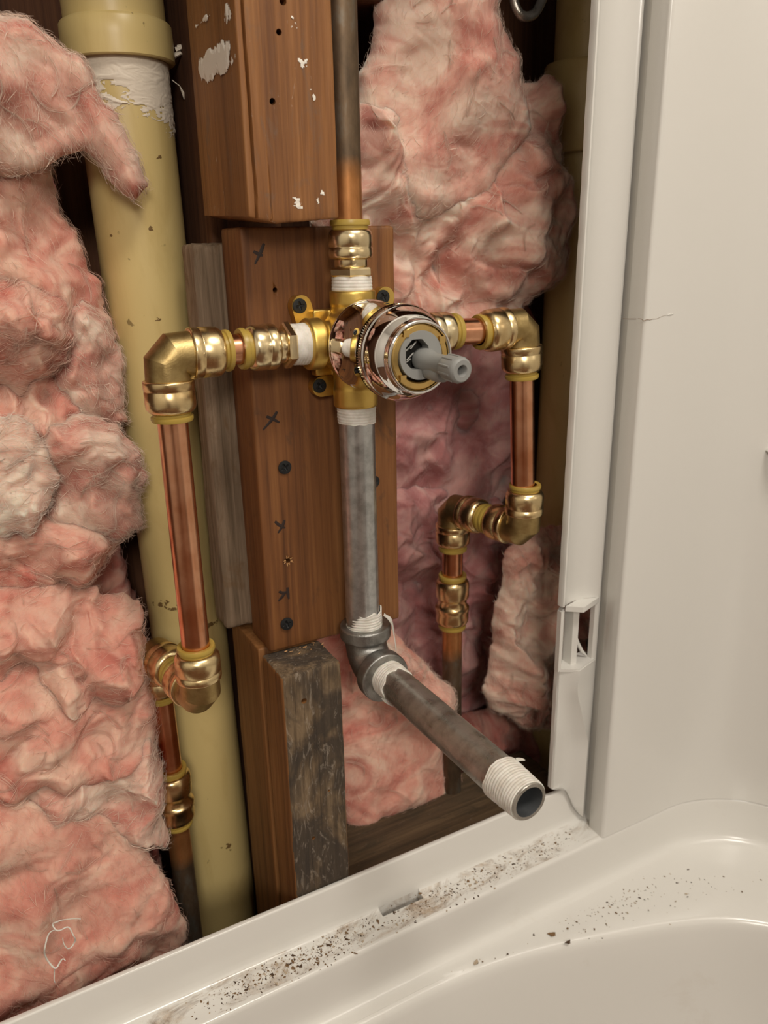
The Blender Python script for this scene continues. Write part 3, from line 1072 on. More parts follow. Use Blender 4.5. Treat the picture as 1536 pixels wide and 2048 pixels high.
def elbow_meshes():
    cast = sweep([(17, 0, 0), (11, 0, 0), (4.6, 0, 0), (0, 0, -4.6), (0, 0, -11), (0, 0, -17)], [11.6, 11.6, 11.9, 11.9, 11.6, 11.6], 40)
    # mitre the bend rings
    V = cast[0]
    n = 40
    for k, c, nrm in ((2, (4.6, 0, 0), None), (3, (0, 0, -4.6), None)):
        pass
    me_c = new_mesh('elbow_casting', V, cast[1], M['cast'], sharp=18)
    me_b1 = new_mesh('elbow_barrel', *lathe(barrel_prof(12.2), 48, (0, 0, 0), (1, 0, 0)), M['barrel'], sharp=50)
    me_b2 = new_mesh('elbow_barrel', *lathe(barrel_prof(12.2), 48, (0, 0, 0), (0, 0, -1)), M['barrel'], sharp=50)
    me_k1 = new_mesh('elbow_collar', *lathe(collar_prof(29.2), 40, (0, 0, 0), (1, 0, 0)), M['collar'], sharp=50)
    me_k2 = new_mesh('elbow_collar', *lathe(collar_prof(29.2), 40, (0, 0, 0), (0, 0, -1)), M['collar'], sharp=50)
    rib = sweep([(10.5, -2, -13.6), (12.0, -2.5, -12.0), (13.6, -2, -10.5)], [1.4, 1.8, 1.4], 8)
    me_r = new_mesh('elbow_gusset', *rib, M['cast'])
    return (('casting', me_c), ('barrel', me_b1), ('barrel', me_b2), ('release_collar', me_k1), ('release_collar', me_k2), ('gusset', me_r))


ELB = elbow_meshes()


def elbow(c, d1, d2, label):
    """arm 1 along d1, arm 2 along d2 (perpendicular)"""
    x = Vector(d1).normalized()
    z = -Vector(d2).normalized()
    y = z.cross(x).normalized()
    rot = Matrix((x, y, z)).transposed()
    t = thing('push_elbow', c, label, 'pipe fitting', 'brass push-fit elbows', rot)
    for nm, me in ELB:
        link(nm, me, t)
    return t


EL1 = np.array([-108.5, -20, 2.8])
EL2 = np.array([-108.8, -20, -195.6])
EL3 = np.array([-119.5, 46.5, -195.6])
ER1 = np.array([118.0, -20, 3.2])
ER2 = np.array([126.0, -20, -136.6])
ER3 = np.array([110.8, 45.5, -136.6])
vdown = lambda a, b: (b - a)
elbow(EL1, (1, 0, 0), (0, 0, -1), 'brass push-fit elbow at the far left, turning from the valve down the long copper pipe')
d = EL3 - EL2
elbow(EL2, d, (0, 0, 1), 'brass push-fit elbow under the long left copper pipe, facing back')
elbow(EL3, -d, (0, 0, -1), 'brass push-fit elbow behind the lower left one, against the pink insulation')
rdn = (ER2 - ER1) / np.linalg.norm(ER2 - ER1)
rx = np.array([-1.0, 0, 0]); rx -= rdn * (rx @ rdn)
elbow(ER1, rx, rdn, 'brass push-fit elbow at the upper right, turning from the valve downwards')
d = ER3 - ER2
dd = d - rdn * (d @ rdn)
elbow(ER2, d, (0, 0, 1), 'brass push-fit elbow at the lower right nearest the white panel, facing back')
elbow(ER3, -d, (0, 0, -1), 'small dark brass push-fit elbow in front of the pink insulation, right of the grey pipe')


def pipe(name, a, b, r, mat, label, cat='pipe', group=None, hollow=False):
    a, b = np.asarray(a, float), np.asarray(b, float)
    L = np.linalg.norm(b - a)
    ks = np.linspace(0, L, max(3, int(L / 20)))
    prof = [(r - 1.2, 0)] + [(r, k) for k in ks] + [(r - 1.2, L)]
    V, F = lathe(prof, 40, a, b - a)
    return solo(name, (V, F), mat, label, cat, group, sharp=50)


CU = 'copper pipe lengths'
uz = np.array([0, 0, 1.0])
pipe('copper_pipe', EL1 + np.array([22, 0, 0]), np.array([-55, -20, 3.2]), 7.95, M['copper'], 'tiny sliver of copper pipe between the left elbow and the valve adapter', group=CU)
pipe('copper_pipe', EL1 - uz * 24, EL2 + uz * 24, 7.95, M['copper'], 'long upright copper pipe at the left in front of the cream pipe', group=CU)
u = (EL3 - EL2) / np.linalg.norm(EL3 - EL2)
pipe('copper_pipe', EL2 + u * 24, EL3 - u * 24, 7.95, M['copper'], 'short level copper stub between the two lower left elbows', group=CU)
CL_T = np.array([-118.8, 47, -284.0])      # left coupling top
pipe('copper_pipe', EL3 - uz * 24, CL_T - uz * 8, 7.95, M['copper'], 'short upright copper pipe between the lower left elbow and coupling', group=CU)
pipe('copper_pipe', ER1 + rx * 24, (52, -20, 3.2), 7.95, M['copper'], 'short level copper pipe right of the chrome sleeve', group=CU)
pipe('copper_pipe', ER1 + rdn * 24, ER2 - rdn * 24, 7.95, M['copper'], 'upright copper pipe at the right, between two elbows by the white panel', group=CU)
u = (ER3 - ER2) / np.linalg.norm(ER3 - ER2)
pipe('copper_pipe', ER2 + u * 24, ER3 - u * 24, 7.95, M['copper'], 'short level copper stub between the two lower right elbows', group=CU)


def coupling(top, L, label):
    t = thing('push_coupling', top - uz * L, label, 'pipe fitting', 'brass push-fit couplings')
    h = L
    prof = [(9.8, 4.2), (10.6, 4.2), (11.9, 5.0), (12.7, 6.6), (12.9, 8.5), (12.9, h * 0.33), (13.4, h * 0.345), (13.4, h * 0.40), (12.2, h * 0.415), (11.3, h * 0.44), (11.3, h * 0.56),
            (12.6, h * 0.585), (13.0, h * 0.60), (13.0, h - 8.5), (12.7, h - 6.6), (11.9, h - 5.0), (10.6, h - 4.2), (9.8, h - 4.2)]
    part('barrel', lathe(prof, 48), M['barrel'], t, world=False, sharp=50)
    part('release_collar', lathe(collar_prof(h - 4.4), 40), M['collar'], t, world=False, sharp=50)
    part('release_collar', lathe(collar_prof(-4.4), 40, (0, 0, 0), (0, 0, -1)), M['collar'], t, world=False, sharp=50)
    return t


coupling(CL_T, 47, 'brass push-fit coupling low at the left, in front of the cream pipe')
def old_pipe(top, bottom, fresh, label):
    """fresh: how many mm stay bright below the top"""
    top, bottom = np.asarray(top, float), np.asarray(bottom, float)
    L = top[2] - bottom[2]
    m = m_oldcu('old_copper', L - fresh)
    V, F = lathe([(7.95, k) for k in np.linspace(0, L, 12)], 36, (0, 0, 0), (0, 0, 1))
    t = np.linspace(0, 1, 12)
    V[:, 0] += (top[0] - bottom[0]) * V[:, 2] / L
    V[:, 1] += (top[1] - bottom[1]) * V[:, 2] / L
    o = link('copper_pipe', new_mesh('copper_pipe', V, F, m), None, bottom)
    return tag(o, label, 'pipe', CU)


old_pipe(CL_T - uz * 40, (-117.6, 48, -590), 37, 'old tarnished copper pipe below the left coupling, going down behind the tub flange')
CR_T = np.array([111.2, 46, -190.5])
pipe('copper_pipe', ER3 - uz * 24, CR_T - uz * 8, 7.95, M['copper'], 'short upright copper pipe between the right rear elbow and coupling', group=CU)
coupling(CR_T, 46, 'brass push-fit coupling in front of the pink insulation, right of the grey spout elbow')
old_pipe(CR_T - uz * 38, (112.5, 46, -395), 30, 'old tarnished copper pipe below the right coupling, partly behind the spout pipe')
rt = np.array([-3.0, -20, 330.0])
V, F = lathe([(7.95, k) for k in np.linspace(0, 282, 20)], 40)
m = m_oldcu('riser_copper', 45.0, False)
o = link('copper_pipe', new_mesh('copper_pipe', V, F, m), None, (-2.6, -20, 48))
tag(o, 'tall brown copper riser beside the upper stud, above the valve', 'pipe', CU)


def ragged_tape(a, d, L, r0, r1, seed, pitch=1.75, rag=1.4, n=64):
    """wound thread tape: ridged sleeve with torn rims"""
    m_ = max(12, int(L / 0.28))
    V = []
    for k in range(m_):
        t = L * k / (m_ - 1)
        for j in range(n):
            ang = 2 * math.pi * j / n
            rr = r0 + (r1 - r0) * t / L + 0.30 * abs(math.sin(math.pi * (t + 0.15 * ang) / pitch)) ** 0.7
            V.append((rr, ang, t))
    V = np.array(V)
    nz = perlin(np.stack([np.cos(V[:, 1]) * 2.2, np.sin(V[:, 1]) * 2.2, V[:, 2] * 0.35], axis=1), seed)
    V[:, 0] += 0.22 * nz
    e = perlin(np.stack([np.cos(V[:, 1]) * 2.6, np.sin(V[:, 1]) * 2.6, np.full(len(V), seed)], axis=1), seed + 4)
    f0 = np.clip(1 - V[:, 2] / (L * 0.22), 0, 1)
    V[:, 2] += e * rag * f0
    # close the rims onto the pipe
    V[:n, 0] -= 0.9
    V[-n:, 0] -= 0.9
    P = np.stack([V[:, 0] * np.cos(V[:, 1]), V[:, 0] * np.sin(V[:, 1]), V[:, 2]], axis=1)
    F = []
    for k in range(m_ - 1):
        for j in range(n):
            j2 = (j + 1) % n
            F.append((k * n + j, k * n + j2, (k + 1) * n + j2, (k + 1) * n + j))
    return P @ frame_z(d).T + np.asarray(a, float), F


def hexagon(rflat, t0, t1, d, o):
    R = rflat / math.cos(math.pi / 6)
    V, F = lathe([(R * 0.8, t0), (R * 0.93, t0), (R, t0 + 0.9), (R, t1 - 0.9), (R * 0.93, t1), (R * 0.7, t1)], 6, o, d)
    return V, F


def adapter(o, d, label, tape_seed):
    """male adapter: screws in at o, points along d"""
    o, d = np.asarray(o, float), np.asarray(d, float)
    t = thing('male_adapter', o, label, 'pipe fitting', 'brass push-fit male adapters')
    part('thread_tape', ragged_tape(o - d * 2, d, 10.5, 11.2, 10.9, tape_seed), M['tape'], t, sharp=0)
    part('hex_collar', hexagon(10.9, 8.3, 13.0, d, o), M['adapter'], t, sharp=25)
    prof = [(8, 12.5), (9.0, 12.8), (9.4, 13.4), (9.4, 17.0), (10.2, 17.4), (11.2, 17.6), (12.0, 18.4), (12.3, 19.5), (12.3, 23.2), (12.0, 23.5), (12.0, 24.0), (12.2, 24.3), (12.2, 29.5), (11.6, 31.6), (10.4, 32.8), (9.6, 33)]
    part('barrel', lathe(prof, 48, o, d), M['adapter'], t, sharp=50)
    part('release_collar', lathe(collar_prof(32.8, 5.0), 40, o, d), M['collar'], t, sharp=50)
    return t


adapter((-1.5, -20, 29.5), (0, 0, 1), 'brass male adapter on top of the valve, under the copper riser', 2.0)
adapter((-31.5, -20, 3.0), (-1, 0, 0), 'brass male adapter on the left side of the valve with white thread tape', 5.0)
adapter((31.0, -20, 3.0), (1, 0, 0), 'brass male adapter on the right of the valve, mostly behind the chrome sleeve', 7.0)

# ------------------------------------------------------------------ valve
VC = np.array([-0.5, -20, 2.0])
vt = thing('shower_valve', (-0.5, -20, -32), 'yellow brass shower valve with chrome sleeve and grey plastic stem, screwed to the board', 'valve')
body = join(
    lathe([(0, -35), (12.2, -35), (12.9, -34.2), (12.9, -24), (12.4, -23), (12.4, 22), (13.0, 23), (13.0, 29.8), (12.4, 30.4), (0, 30.4)], 48, (-1.3, -20, 0)),
    lathe([(0, -31.5), (13.3, -31.5), (14.2, -30.5), (14.2, -23), (12.4, -21.5), (12.0, -20), (12.0, 20), (12.4, 21.5), (14.2, 23), (14.2, 30.5), (13.3, 31.3), (0, 31.3)], 48, (0, -20, 2.6), (1, 0, 0)),
    lathe([(0, 0), (21, 0), (21, 22), (0, 22)], 48, (-0.5, -16, 2), (0, -1, 0)),
    box((-22, -12, -17), (16, -4.2, 20)))
vb = part('valve_body', body, M['valve'], vt)
fuse(vb, 0.6, 6)
if not vb.data.materials: vb.data.materials.append(M['valve'])


def ear(px, py, towards):
    c = at(px, py, -4)
    c[1] = 0
    tw = np.array(towards, float)
    L = np.linalg.norm(tw)
    e = tw / L
    nrm = np.array([-e[2], 0, e[0]])
    pts = []
    for a in np.linspace(-math.pi / 2, math.pi / 2, 13):
        pts.append(c + 6.0 * (-e * math.cos(a) + nrm * math.sin(a)))
    pts.append(c + tw + nrm * 6.0)
    pts.append(c + tw - nrm * 6.0)
    n = len(pts)
    V = np.array([p + np.array([0, -6.6, 0]) for p in pts] + [p + np.array([0, -0.4, 0]) for p in pts])
    F = [tuple(range(n)), tuple(range(n, 2 * n))[::-1]] + [(i, i + n, (i + 1) % n + n, (i + 1) % n) for i in range(n)]
    part('mounting_ear', (V, F), M['valve'], vt, sharp=30)


ear(600, 612, (4, 0, -16))
ear(640, 772, (14, 0, 0.5))
ear(767, 594, (-6, 0, -18))
ax = np.array([0, -1.0, -0.012])
VO = np.array([-0.5, 0, 2.0])
part('chrome_sleeve', lathe([(21, 37.4), (23.6, 35.8), (24.6, 36.3), (24.8, 37.2), (24.5, 38.1), (23.9, 38.8), (23.9, 68.5), (24.3, 69.2), (24.8, 69.7)], 96, VO, ax), M['chrome'], vt, sharp=60)
part('knurled_ring', lathe([(23.0, 69.6), (24.2, 69.7), (24.25, 70.3), (24.25, 73.2), (24.2, 73.8), (23.0, 74.0)], 240, VO, ax, teeth=((2, 3), 0.55)), M['chrome'], vt, sharp=20)
part('chrome_bonnet', lathe([(23.6, 73.7), (24.7, 74.0), (24.8, 74.6), (24.1, 75.4), (23.6, 76.2), (23.3, 78), (22.5, 81), (21.2, 84), (19.6, 86.4), (18.6, 87.3), (18.3, 88.0), (18.5, 89.2),
                             (18.4, 91.6), (18.0, 92.3), (17.4, 92.5), (16.8, 92.2), (16.5, 91.4), (16.4, 86)], 96, VO, ax), M['chrome'], vt, sharp=60)
nutp = lathe([(16.3, 86), (16.2, 91.2), (15.6, 91.8), (13.0, 91.8), (12.4, 91.2), (12.3, 86)], 72, VO, ax)
nt = part('brass_nut', nutp, M['nut'], vt, sharp=40)
for a in (0.55, 2.2, 3.9, 5.4):
    p = VO + np.array([math.cos(a) * 14.4, -92.1, math.sin(a) * 14.4 - 0.6])
    part('nut_lug', (box((-1.6, -0.9, -1.6), (1.6, 1.2, 1.6))[0] + p, box((0, 0, 0), (1, 1, 1))[1]), M['nut'], vt, smooth=False)
# grey plastic cartridge face with an opening, steel showing behind
n = 48
outer_r = [(12.1 * math.cos(2 * math.pi * k / n), 12.1 * math.sin(2 * math.pi * k / n)) for k in range(n)]
def open_r(a):
    x, y = math.cos(a), math.sin(a)
    return 1.0 / max(abs(x) / 6.6, abs(y) / 7.4, (abs(x) + abs(y)) / 10.2)
inner_r = [(open_r(2 * math.pi * k / n) * math.cos(2 * math.pi * k / n) - 2.2, open_r(2 * math.pi * k / n) * math.sin(2 * math.pi * k / n) + 0.6) for k in range(n)]
V = [(x, -92.4, z) for x, z in outer_r] + [(x, -92.4, z) for x, z in inner_r] + [(x, -86, z) for x, z in inner_r] + [(x, -86, z) for x, z in outer_r]
F = []
for k in range(n):
    j = (k + 1) % n
    F += [(k, j, n + j, n + k), (n + k, n + j, 2 * n + j, 2 * n + k), (3 * n + k, 3 * n + j, j, k)]
part('cartridge_face', (np.array(V) + VO, F), M['grey_plastic'], vt, sharp=35)
part('cartridge_inside', lathe([(0, 82.6), (12, 82.6), (12, 84), (0, 84)], 32, VO, ax), M['dark_hole'], vt)
for k, (x, z, a) in enumerate(((-4, 3, 0.6), (-3, -1, 0.7), (-5, -3.5, 0.5), (-1, 4.5, 0.8))):
    c = VO + np.array([x, -86.5, z])
    e = np.array([math.cos(a), 0, math.sin(a)])
    part('cartridge_spring', sweep([c - e * 2.6, c, c + e * 2.6], 0.75, 8), M['steel'], vt)
tip = at(925, 742, -121)
base = VO + np.array([3.6, -86, -2.6])
sd = (tip - base)
Ls = np.linalg.norm(sd)
prof = [(0, 0), (5.6, 0.5), (6.2, 3), (6.0, 6), (5.1, 10), (4.9, 14), (5.0, Ls - 14), (5.6, Ls - 12.5), (6.1, Ls - 11), (6.3, Ls - 2.2), (5.9, Ls - 0.8), (5.1, Ls), (2.9, Ls), (2.4, Ls - 0.8), (2.3, Ls - 12), (0, Ls - 12)]
part('stem', lathe(prof, 48, base, sd), M['grey_plastic'], vt, sharp=35)
fr = frame_z(sd)
for k in range(10):
    a = 2 * math.pi * k / 10
    e = fr[:, 0] * math.cos(a) + fr[:, 1] * math.sin(a)
    p0 = base + fr[:, 2] * (Ls - 11.5) + e * 5.95
    p1 = base + fr[:, 2] * (Ls - 3.0) + e * 6.2
    part('stem_rib', sweep([p0, (p0 + p1) / 2, p1], [0.5, 0.75, 0.6], 6), M['grey_plastic'], vt)
c = base + sd * 0.36 + np.array([0.5, 0, -4.6])
cam_v = lathe([(0, -8), (3.6, -7.5), (4.4, -5), (4.6, 3), (3.8, 7), (0, 8)], 20, c, sd)
part('stem_cam', cam_v, M['grey_plastic'], vt)

# ------------------------------------------------------------------ grey steel pipes
gp = thing('steel_pipe', (-1, -20, -180), 'upright galvanised grey steel pipe from the valve down to the elbow', 'pipe')
part('pipe_body', lathe([(10.65, -178), (10.65, -150), (10.6, -120), (10.6, -80), (10.65, -36)], 56, (-1, -20, 0)), M['galv'], gp)
part('thread_tape', ragged_tape((-1, -20, -45.0), (0, 0, 1), 11.5, 11.0, 11.3, 3.0), M['tape'], gp, sharp=0)
part('thread_tape', ragged_tape((0, -20, -166.5), (0, 0, -1), 13.5, 11.1, 11.6, 9.0, rag=2.6), M['tape'], gp, sharp=0)
# loose tape tail at the elbow
def ribbon(pts, w, up):
    P = catmull(pts, 6)
    T = np.gradient(P, axis=0)
    W = np.cross(T, np.asarray(up, float))
    W /= np.linalg.norm(W, axis=1)[:, None]
    ww = np.interp(np.linspace(0, 1, len(P)), [0, .2, .8, 1], [w, w * 1.1, w * 0.8, w * 0.2])[:, None]
    Nn = np.cross(W, T); Nn /= np.linalg.norm(Nn, axis=1)[:, None]
    V = np.concatenate([P + W * ww + Nn * 0.1, P - W * ww + Nn * 0.1, P - W * ww - Nn * 0.1, P + W * ww - Nn * 0.1])
    k = len(P)
    F = []
    for i in range(k - 1):
        for s in range(4):
            a, b = s * k + i, ((s + 1) % 4) * k + i
            F.append((a, b, b + 1, a + 1))
    return V, F


part('tape_tail', ribbon([(9, -30, -168), (12, -32, -171), (14.5, -31, -176), (15.5, -31, -183), (15.2, -34, -192), (14.8, -34, -197)], 1.8, (0.8, -0.6, 0)), M['tape'], gp)
EC = np.array([0.6, -20, -203.0])
ge = thing('steel_elbow', EC, 'grey galvanised malleable elbow joining the upright pipe to the spout pipe', 'pipe fitting')
arc = [EC + np.array([0, -16 + 16 * math.cos(a), 16 - 16 * math.sin(a)]) for a in np.linspace(0, math.pi / 2, 9)]
arc = [EC + np.array([0, 0, 22])] + arc + [EC + np.array([0, -22, 0])]
gb = part('elbow_body', join(sweep(arc, 13.4, 32), lathe([(0, 17.5), (15.6, 17.5), (16.4, 18.5), (16.4, 25.5), (15.8, 26.4), (0, 26.4)], 40, EC, (0, 0, 1)),
                             lathe([(0, 17.5), (15.6, 17.5), (16.4, 18.5), (16.4, 26), (15.8, 27), (0, 27)], 40, EC, (0, -1, 0))), M['galv_elbow'], ge)
fuse(gb, 0.6, 5)
if not gb.data.materials: gb.data.materials.append(M['galv_elbow'])
for d_, o_ in (((0, 0, 1), EC + np.array([0, 0, 26.3])), ((0, -1, 0), EC + np.array([0, -27, 0]))):
    part('rim', lathe([(11.0, 0), (14.0, 0.3), (15.3, 0.2), (15.6, -0.4)], 40, o_, d_), M['galv_elbow'], ge)
NA = EC + np.array([1.5, -22, 0.0])
NB = np.array([3.8, -184.5, -202.3])
nd = NB - NA
NL = np.linalg.norm(nd)
nd /= NL
npz = thing('spout_pipe', NA, 'dark steel spout pipe with white tape on its open end, pointing towards the viewer', 'pipe')
part('pipe_body', lathe([(8.0, 0), (10.7, 0), (10.7, 30), (10.75, 60), (10.7, 100), (10.7, NL - 14), (10.1, NL - 0.5), (9.8, NL), (8.1, NL)], 64, NA, nd), M['black_pipe'], npz, sharp=40)
part('bore', lathe([(8.1, NL), (7.9, NL - 0.6), (7.9, 6), (0, 6)], 48, NA, nd), M['bore'], npz)
part('thread_tape', ragged_tape(NA + nd * 16.5, -nd, 14, 11.0, 11.5, 12.0, rag=3.6), M['tape'], npz, sharp=0)
part('thread_tape', ragged_tape(NA + nd * (NL - 22.5), nd, 21.5, 11.5, 10.4, 15.0, rag=1.0), M['tape'], npz, sharp=0)
p = NA + nd * (NL - 21)
part('tape_tail', ribbon([p + np.array([8, 0, 8.6]), p + np.array([10.5, -1, 8.4]), p + np.array([12.6, -1.5, 7.6])], 1.2, (0, 0, 1)), M['tape'], npz)
p = NA + nd * 13
part('tape_tail', ribbon([p + np.array([-9, 0, -7.4]), p + np.array([-8, -5, -8.6]), p + np.array([-3, -10, -10.8]), p + np.array([2, -14, -11.2])], 0.8, (0, 0, 1)), M['tape'], npz)

# ------------------------------------------------------------------ pink insulation
def poly_sd(x, z, P):
    """signed distance, positive inside"""
    d2 = np.full(x.shape, 1e18)
    inside = np.zeros(x.shape, bool)
    n = len(P)
    for k in range(n):
        a, b = P[k], P[(k + 1) % n]
        e = b - a
        t = np.clip(((x - a[0]) * e[0] + (z - a[1]) * e[1]) / (e @ e), 0, 1)
        d2 = np.minimum(d2, (x - a[0] - t * e[0]) ** 2 + (z - a[1] - t * e[1]) ** 2)
        c = ((a[1] > z) != (b[1] > z))
        with np.errstate(divide='ignore', invalid='ignore'):
            xi = (b[0] - a[0]) * (z - a[1]) / (b[1] - a[1]) + a[0]
        inside ^= c & (x < xi)
    s = np.sqrt(d2)
    return np.where(inside, s, -s)



FIBM = {}
for k_, c_ in (('in_pink', (0.85, 0.57, 0.45)), ('in_pale', (0.90, 0.69, 0.56)), ('in_white', (0.93, 0.77, 0.65)), ('in_deep', (0.74, 0.42, 0.36)), ('in_mauve_shaded', (0.74, 0.49, 0.44))):
    f_ = NT(k_ + '_fibre').set(Base_Color=c_, Roughness=1.0)
    f_.b.inputs['Specular IOR Level'].default_value = 0.05
    FIBM[M[k_].name] = f_.m


def sabs(v, e=0.17):
    return np.sqrt(v * v + e * e)


def insulation(label, outline, Y0, T, R, seed, mat, amp=9.0, fine=1.0, wl=30.0, rag=4.0, res=0.95, fibres=500, slope=(0, 0), flow=None):
    pw = np.array([at(px, py, Y0 - 0.55 * T) for px, py in outline])[:, [0, 2]]
    lo, hi = pw.min(0) - 8, pw.max(0) + 8
    nx, nz = int((hi[0] - lo[0]) / res), int((hi[1] - lo[1]) / res)
    gx, gz = np.linspace(lo[0], hi[0], nx), np.linspace(lo[1], hi[1], nz)
    X, Z = np.meshgrid(gx, gz, indexing='ij')
    x, z = X.ravel(), Z.ravel()
    P = np.stack([x, np.full(x.shape, Y0 + seed * 31.0), z], axis=1)
    sd = poly_sd(x, z, pw)
    sd = sd + 1.5 * rag * fbm(P / 30.0, seed + 1, 2) + 0.45 * rag * perlin(P / 7.0, seed + 2)
    S = sd.reshape(nx, nz)
    g0, g1 = np.gradient(S, gx, gz)
    ins = S > 0
    fm = ins[:-1, :-1] | ins[1:, :-1] | ins[1:, 1:] | ins[:-1, 1:]
    full = grid_faces(nx, nz, fm)
    used = np.unique(full)
    mp = np.full(len(x), -1, dtype=np.int64)
    mp[used] = np.arange(len(used))
    Fq = mp[full]
    P = P[used]
    sdu = sd[used]
    gr = np.stack([g0.ravel()[used], g1.ravel()[used]], axis=1)
    gl = np.maximum(np.linalg.norm(gr, axis=1), 0.35)[:, None]
    out = (sdu < 0)
    mv = np.clip(-sdu, 0, 2.2 * res)[:, None] * gr / gl ** 2
    P[:, 0] += np.where(out, mv[:, 0], 0)
    P[:, 2] += np.where(out, mv[:, 1], 0)
    s = np.clip(sdu / R, 0, 1)
    base = P.copy()
    dome = np.sqrt(np.maximum(0, 1 - (1 - s) ** 2))
    ramp = np.clip(s * 2.4, 0, 1) ** 0.8
    W = np.stack([fbm(P / wl, seed + 5, 2), fbm(P / wl, seed + 9, 2), fbm(P / wl, seed + 13, 2)], axis=1)
    Q = P + W * wl * 0.6
    big = fbm(P / (wl * 1.5), seed + 3, 2)
    puff = sabs(perlin(Q / wl, seed + 17)) + 0.36 * sabs(perlin((Q + W * 5) / (wl * 0.5), seed + 19))
    wr = sabs(perlin((Q + W * 9) / (wl * 0.30), seed + 23)) + 0.5 * perlin((Q + W * 9) / (wl * 0.16), seed + 27)
    th = (flow if flow is not None else 0.9) + 0.9 * big
    fu = base[:, 0] * np.cos(th) + base[:, 2] * np.sin(th)
    fv = -base[:, 0] * np.sin(th) + base[:, 2] * np.cos(th)
    C = np.stack([fu / 13.0, W[:, 1] * 1.5, fv / 2.6 + W[:, 0] * 2.0], axis=1)
    streak = perlin(C, seed + 29) + 0.5 * perlin(C * 2.1, seed + 33)
    h = T * dome + ramp * (amp * 3.0 * big + amp * 1.35 * (puff - 0.32) + amp * 0.09 * fine * (wr - 0.2) + 0.40 * streak)
    lat = np.stack([perlin(Q / (wl * 0.7), seed + 31), np.zeros(len(P)), perlin(Q / (wl * 0.7), seed + 37)], axis=1) * (amp * 0.42) * ramp[:, None]
    pl = slope[0] * (base[:, 0] - base[:, 0].mean()) + slope[1] * (base[:, 2] - base[:, 2].mean())
    V = base.copy()
    V[:, 1] = Y0 - h + pl
    V += lat
    c = np.array([V[:, 0].mean(), Y0, V[:, 2].min()])
    root = thing('insulation_tuft', c, label, 'insulation', 'torn pink fibreglass insulation')
    Vb = V.copy()
    Vb[:, 1] = np.maximum(V[:, 1] + 0.6 * ramp, Y0 + 0.35 * T * dome + pl)
    Vb[:, 1] = np.where(s <= 0, V[:, 1], Vb[:, 1])
    allV = np.concatenate([V, Vb])
    allF = np.concatenate([Fq[:, ::-1], Fq + len(V)])
    part('wool_body', (allV, allF), mat, root, sharp=0)
    # vertex normals of the front
    vn = np.zeros_like(V)
    fn = np.cross(V[Fq[:, 2]] - V[Fq[:, 0]], V[Fq[:, 3]] - V[Fq[:, 1]])
    for k in range(4):
        np.add.at(vn, Fq[:, k], fn)
    vn /= np.linalg.norm(vn, axis=1)[:, None] + 1e-9
    if vn[:, 1].mean() > 0:
        vn = -vn
    fmat = FIBM[mat.name]
    # thick twisted wisps lying on the surface
    nW = max(4, int(fibres / 85))
    wv, wf, wn = [], [], 0
    uidx = np.nonzero(s > 0.25)[0]
    for q in range(nW):
        st_ = P[uidx[RNG.integers(0, len(uidx))]]
        xz = np.array([st_[0], st_[2]])
        ang = (flow if flow is not None else 0.9) + RNG.normal() * 0.7
        rmax = RNG.uniform(0.5, 1.6)
        path = []
        bend = RNG.normal() * 0.12
        for k in range(RNG.integers(7, 16)):
            ii = int(round((xz[0] - lo[0]) / (hi[0] - lo[0]) * (nx - 1)))
            jj = int(round((xz[1] - lo[1]) / (hi[1] - lo[1]) * (nz - 1)))
            if not (0 <= ii < nx and 0 <= jj < nz): break
            v = mp[ii * nz + jj]
            if v < 0: break
            path.append(V[v] + vn[v] * rmax * 0.55)
            ang += bend + RNG.normal() * 0.22
            xz = xz + 2.6 * np.array([math.cos(ang), math.sin(ang)])
        if len(path) < 5: continue
        pp = np.array(path)
        for _ in range(2):
            pp[1:-1] = 0.5 * pp[1:-1] + 0.25 * (pp[:-2] + pp[2:])
        tt = np.linspace(0, 1, len(pp))
        env = np.maximum(0.15, np.sin(math.pi * (0.04 + 0.92 * tt)))[:, None]
        for b_ in range(11):
            off = RNG.normal(size=3) * np.array([1.0, 0.45, 1.0]) * rmax
            wob_ = RNG.normal(size=3)[None] * 0.35 * np.sin(tt * RNG.uniform(3, 9) + RNG.uniform(0, 6))[:, None]
            sv_, sf_ = sweep(pp + off * env + wob_, RNG.uniform(0.04, 0.09), 3, False)
            wv.append(sv_)
            wf.append(np.array(sf_) + wn)
            wn += len(sv_)
    if wv:
        wo = part('wool_wisps', (np.concatenate(wv), np.concatenate(wf)), FIBM[mat.name], root, sharp=0)
        wo['kind'] = 'stuff'
    # stray fibres, thicker along the torn rim
    if fibres:
        nF = int(fibres * 2.6)
        w = np.where(s[Fq].min(axis=1) < 0.12, 3.0, 1.0)
        tri = Fq[RNG.choice(len(Fq), nF, p=w / w.sum())]
        p = V[tri].mean(axis=1)
        nrm = vn[tri[:, 0]]
        rim = np.clip(1 - s[tri[:, 0]] * 5, 0, 1)[:, None]
        outw = -np.stack([gr[tri[:, 0], 0], np.zeros(nF), gr[tri[:, 0], 1]], axis=1)
        t0 = th[tri[:, 0]]
        fl = np.stack([np.cos(t0), np.zeros(nF), np.sin(t0)], axis=1) + RNG.normal(size=(nF, 3)) * 0.55 + rim * outw * 1.0
        fl -= nrm * (fl * nrm).sum(1)[:, None] * 0.8
        fl /= np.linalg.norm(fl, axis=1)[:, None] + 1e-9
        L = RNG.uniform(4, 13, nF)[:, None]
        rad = np.where(RNG.random(nF) < 0.07, RNG.uniform(0.12, 0.22, nF), RNG.uniform(0.03, 0.07, nF))
        lift = RNG.uniform(0.2, 2.2, nF)[:, None]
        curl = RNG.normal(size=(nF, 3)) * 0.30
        pts = []
        for t in np.linspace(-0.5, 0.5, 4):
            pts.append(p + fl * L * t + nrm * (lift * (0.25 - t * t) * 4 + 0.15) + curl * L * (t * t) * 0.9)
